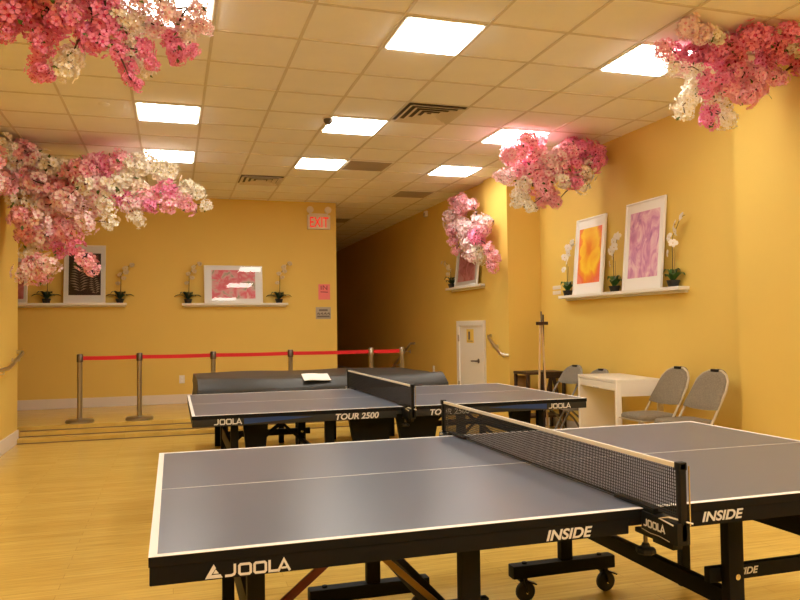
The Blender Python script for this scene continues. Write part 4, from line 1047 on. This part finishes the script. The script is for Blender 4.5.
garland('blossom_garland', 'pink blossom garland over the right wall ledge near the column',
        dict(root=(4.61, 7.15, 3.18),
             b='p 3.42 6.71 3.17 0.072;p 3.22 6.66 2.99 0.080;p 3.41 6.81 3.09 0.082;p 3.52 6.80 3.07 0.083;p 3.65 6.82 3.05 0.084;l 3.17 6.76 2.80 0.050;l 3.31 6.84 2.80 0.061;p 3.44 6.87 2.89 0.083;d 3.55 6.92 2.96 0.063;p 3.54 6.74 2.87 0.092;w 3.45 6.78 2.72 0.071;w 3.47 6.90 2.61 0.062;w 3.34 6.72 2.50 0.040;w 3.44 6.68 2.48 0.050;p 3.58 6.74 2.72 0.092;p 3.62 6.68 2.61 0.071;p 3.70 6.88 2.58 0.063;p 3.85 6.90 2.60 0.063;l 3.72 6.74 2.88 0.083;l 3.67 6.69 2.97 0.082;l 3.77 6.67 2.99 0.083;p 3.84 6.72 2.93 0.083;p 3.91 6.68 3.08 0.084;d 4.07 6.78 3.12 0.075;d 4.22 6.82 3.14 0.076;d 4.26 6.72 3.09 0.064;d 4.26 6.67 2.99 0.053;p 4.01 6.86 2.83 0.085;w 3.81 6.66 2.77 0.072;d 4.01 6.71 2.76 0.063;w 4.10 6.74 2.85 0.074;w 4.11 6.76 2.72 0.064;d 3.97 6.68 2.93 0.073;w 4.21 6.78 2.96 0.075;d 4.25 6.74 2.95 0.064;p 3.73 6.88 2.80 0.084;p 3.58 6.82 3.18 0.073;p 3.54 6.92 3.22 0.074;p 3.41 7.06 3.08 0.085;p 3.61 7.09 3.16 0.086;p 3.65 7.10 3.13 0.086;p 3.70 7.00 3.15 0.086;l 3.23 6.94 2.83 0.051;l 3.32 6.98 2.82 0.062;p 3.48 7.06 2.99 0.085;d 3.53 6.93 2.94 0.063;p 3.79 7.17 3.02 0.098;w 3.55 7.02 2.80 0.074;w 3.48 6.89 2.59 0.062;w 3.49 7.11 2.58 0.042;w 3.59 6.94 2.55 0.052;p 3.84 7.17 2.86 0.098;p 3.83 6.99 2.69 0.075;p 3.77 7.02 2.60 0.064;p 4.01 7.17 2.62 0.066;l 3.85 7.07 2.94 0.087;l 3.79 7.02 3.02 0.086;l 3.91 6.90 3.07 0.086;p 4.08 7.15 3.08 0.089;p 4.05 6.97 3.17 0.087;d 4.23 7.00 3.22 0.077;d 4.29 7.00 3.15 0.078;d 4.52 7.06 3.19 0.068;d 4.43 7.01 3.05 0.056;p 4.06 7.04 2.92 0.087;w 3.98 6.92 2.80 0.075;d 4.19 6.95 2.85 0.065;w 4.36 7.09 2.93 0.078;w 4.32 7.13 2.87 0.067;d 4.20 7.04 3.07 0.077;w 4.33 7.01 3.08 0.078;d 4.38 6.98 3.03 0.067;p 3.84 7.10 2.82 0.087;p 3.69 6.93 3.21 0.075;p 3.51 6.81 3.22 0.073;p 3.44 7.09 3.14 0.085;l 3.36 7.12 2.91 0.053;l 3.40 6.97 2.88 0.063;p 3.60 7.09 2.92 0.086;d 3.69 7.14 3.02 0.065;w 3.61 7.16 2.77 0.075;w 3.47 7.01 2.65 0.063;w 3.73 7.16 2.57 0.054;p 3.82 7.06 2.64 0.064;p 3.86 6.95 2.65 0.064;l 3.90 7.16 2.98 0.088;l 3.76 6.96 3.04 0.085;l 4.07 7.15 3.14 0.089;p 4.08 7.00 3.21 0.088;d 4.13 6.94 3.22 0.077;d 4.42 7.03 3.22 0.067;d 4.55 7.08 3.09 0.057;d 4.26 7.18 2.85 0.067;w 4.32 7.17 2.94 0.079;w 4.22 7.03 2.83 0.066;p 3.78 6.92 2.81 0.085;p 3.73 7.05 3.22 0.076'), 4)
garland('blossom_garland', 'pale pink blossom garland hanging in front of the hall ledge above the door',
        dict(root=(4.14, 9.1, 2.7),
             b='p 3.97 10.07 3.09 0.087;p 4.00 9.86 3.10 0.085;p 3.97 9.53 2.98 0.083;l 4.04 10.45 2.97 0.090;p 4.04 10.05 2.96 0.087;l 4.04 10.38 2.81 0.089;p 4.03 10.36 2.69 0.074;p 4.02 10.21 2.53 0.073;l 4.01 9.90 2.79 0.099;l 4.00 9.56 2.66 0.096;l 3.99 9.27 2.73 0.081;l 4.04 9.15 2.69 0.080;p 4.02 9.13 2.57 0.079;l 4.01 9.78 2.59 0.098;d 4.02 9.48 2.54 0.082;d 4.04 9.32 2.46 0.081;l 4.00 9.66 2.44 0.097;w 4.02 9.35 2.33 0.094;p 4.00 8.96 2.31 0.078;w 4.01 9.27 2.18 0.080;p 3.97 8.76 2.16 0.076;p 3.97 8.80 2.07 0.064;l 4.04 9.70 2.29 0.083;p 3.99 10.06 2.40 0.057;p 3.98 10.02 3.10 0.086;p 3.92 9.65 3.08 0.084;p 3.96 9.41 2.97 0.082;l 3.91 10.12 2.90 0.087;p 3.96 9.81 2.94 0.085;l 3.98 10.15 2.78 0.087;p 3.92 10.10 2.68 0.072;p 3.98 10.21 2.55 0.073;l 3.94 9.72 2.72 0.098;l 3.98 9.56 2.62 0.096;l 3.99 9.29 2.71 0.081;l 3.99 8.97 2.67 0.078;p 3.95 9.03 2.56 0.079;l 3.97 9.68 2.61 0.097;d 3.94 9.20 2.51 0.080;d 3.89 9.07 2.45 0.079;l 3.98 9.58 2.43 0.096;w 3.95 9.20 2.29 0.093;p 3.93 8.79 2.26 0.076;w 3.99 9.18 2.21 0.079;p 3.90 8.55 2.15 0.075;p 3.95 8.69 2.03 0.063;l 3.90 9.25 2.23 0.080;p 3.95 10.04 2.37 0.057'), 5)

# ------------------------------------------------------------------ camera, light
cd = bpy.data.cameras.new('camera'); co = bpy.data.objects.new('camera', cd); COL.objects.link(co)
cd.sensor_fit = 'HORIZONTAL'; cd.sensor_width = 36; cd.lens = 33.1782; cd.clip_start = .05; cd.clip_end = 100
Rm = Matrix.Rotation(-0.299395, 4, 'Z') @ Matrix.Rotation(PI/2+0.035071, 4, 'X') @ Matrix.Rotation(-0.013093, 4, 'Z')
co.matrix_world = Matrix.Translation((0, 0, 1.2969)) @ Rm
S.camera = co
S.cycles.diffuse_bounces = 8; S.cycles.max_bounces = 12
w = bpy.data.worlds.new('world'); S.world = w; w.use_nodes = True
w.node_tree.nodes['Background'].inputs['Color'].default_value = (1, .8, .55, 1)
w.node_tree.nodes['Background'].inputs['Strength'].default_value = 0.02
S.view_settings.view_transform = 'Standard'; S.view_settings.look = 'None'
S.view_settings.gamma = 1; S.view_settings.use_curve_mapping = False
S.view_settings.exposure = EXPOSURE
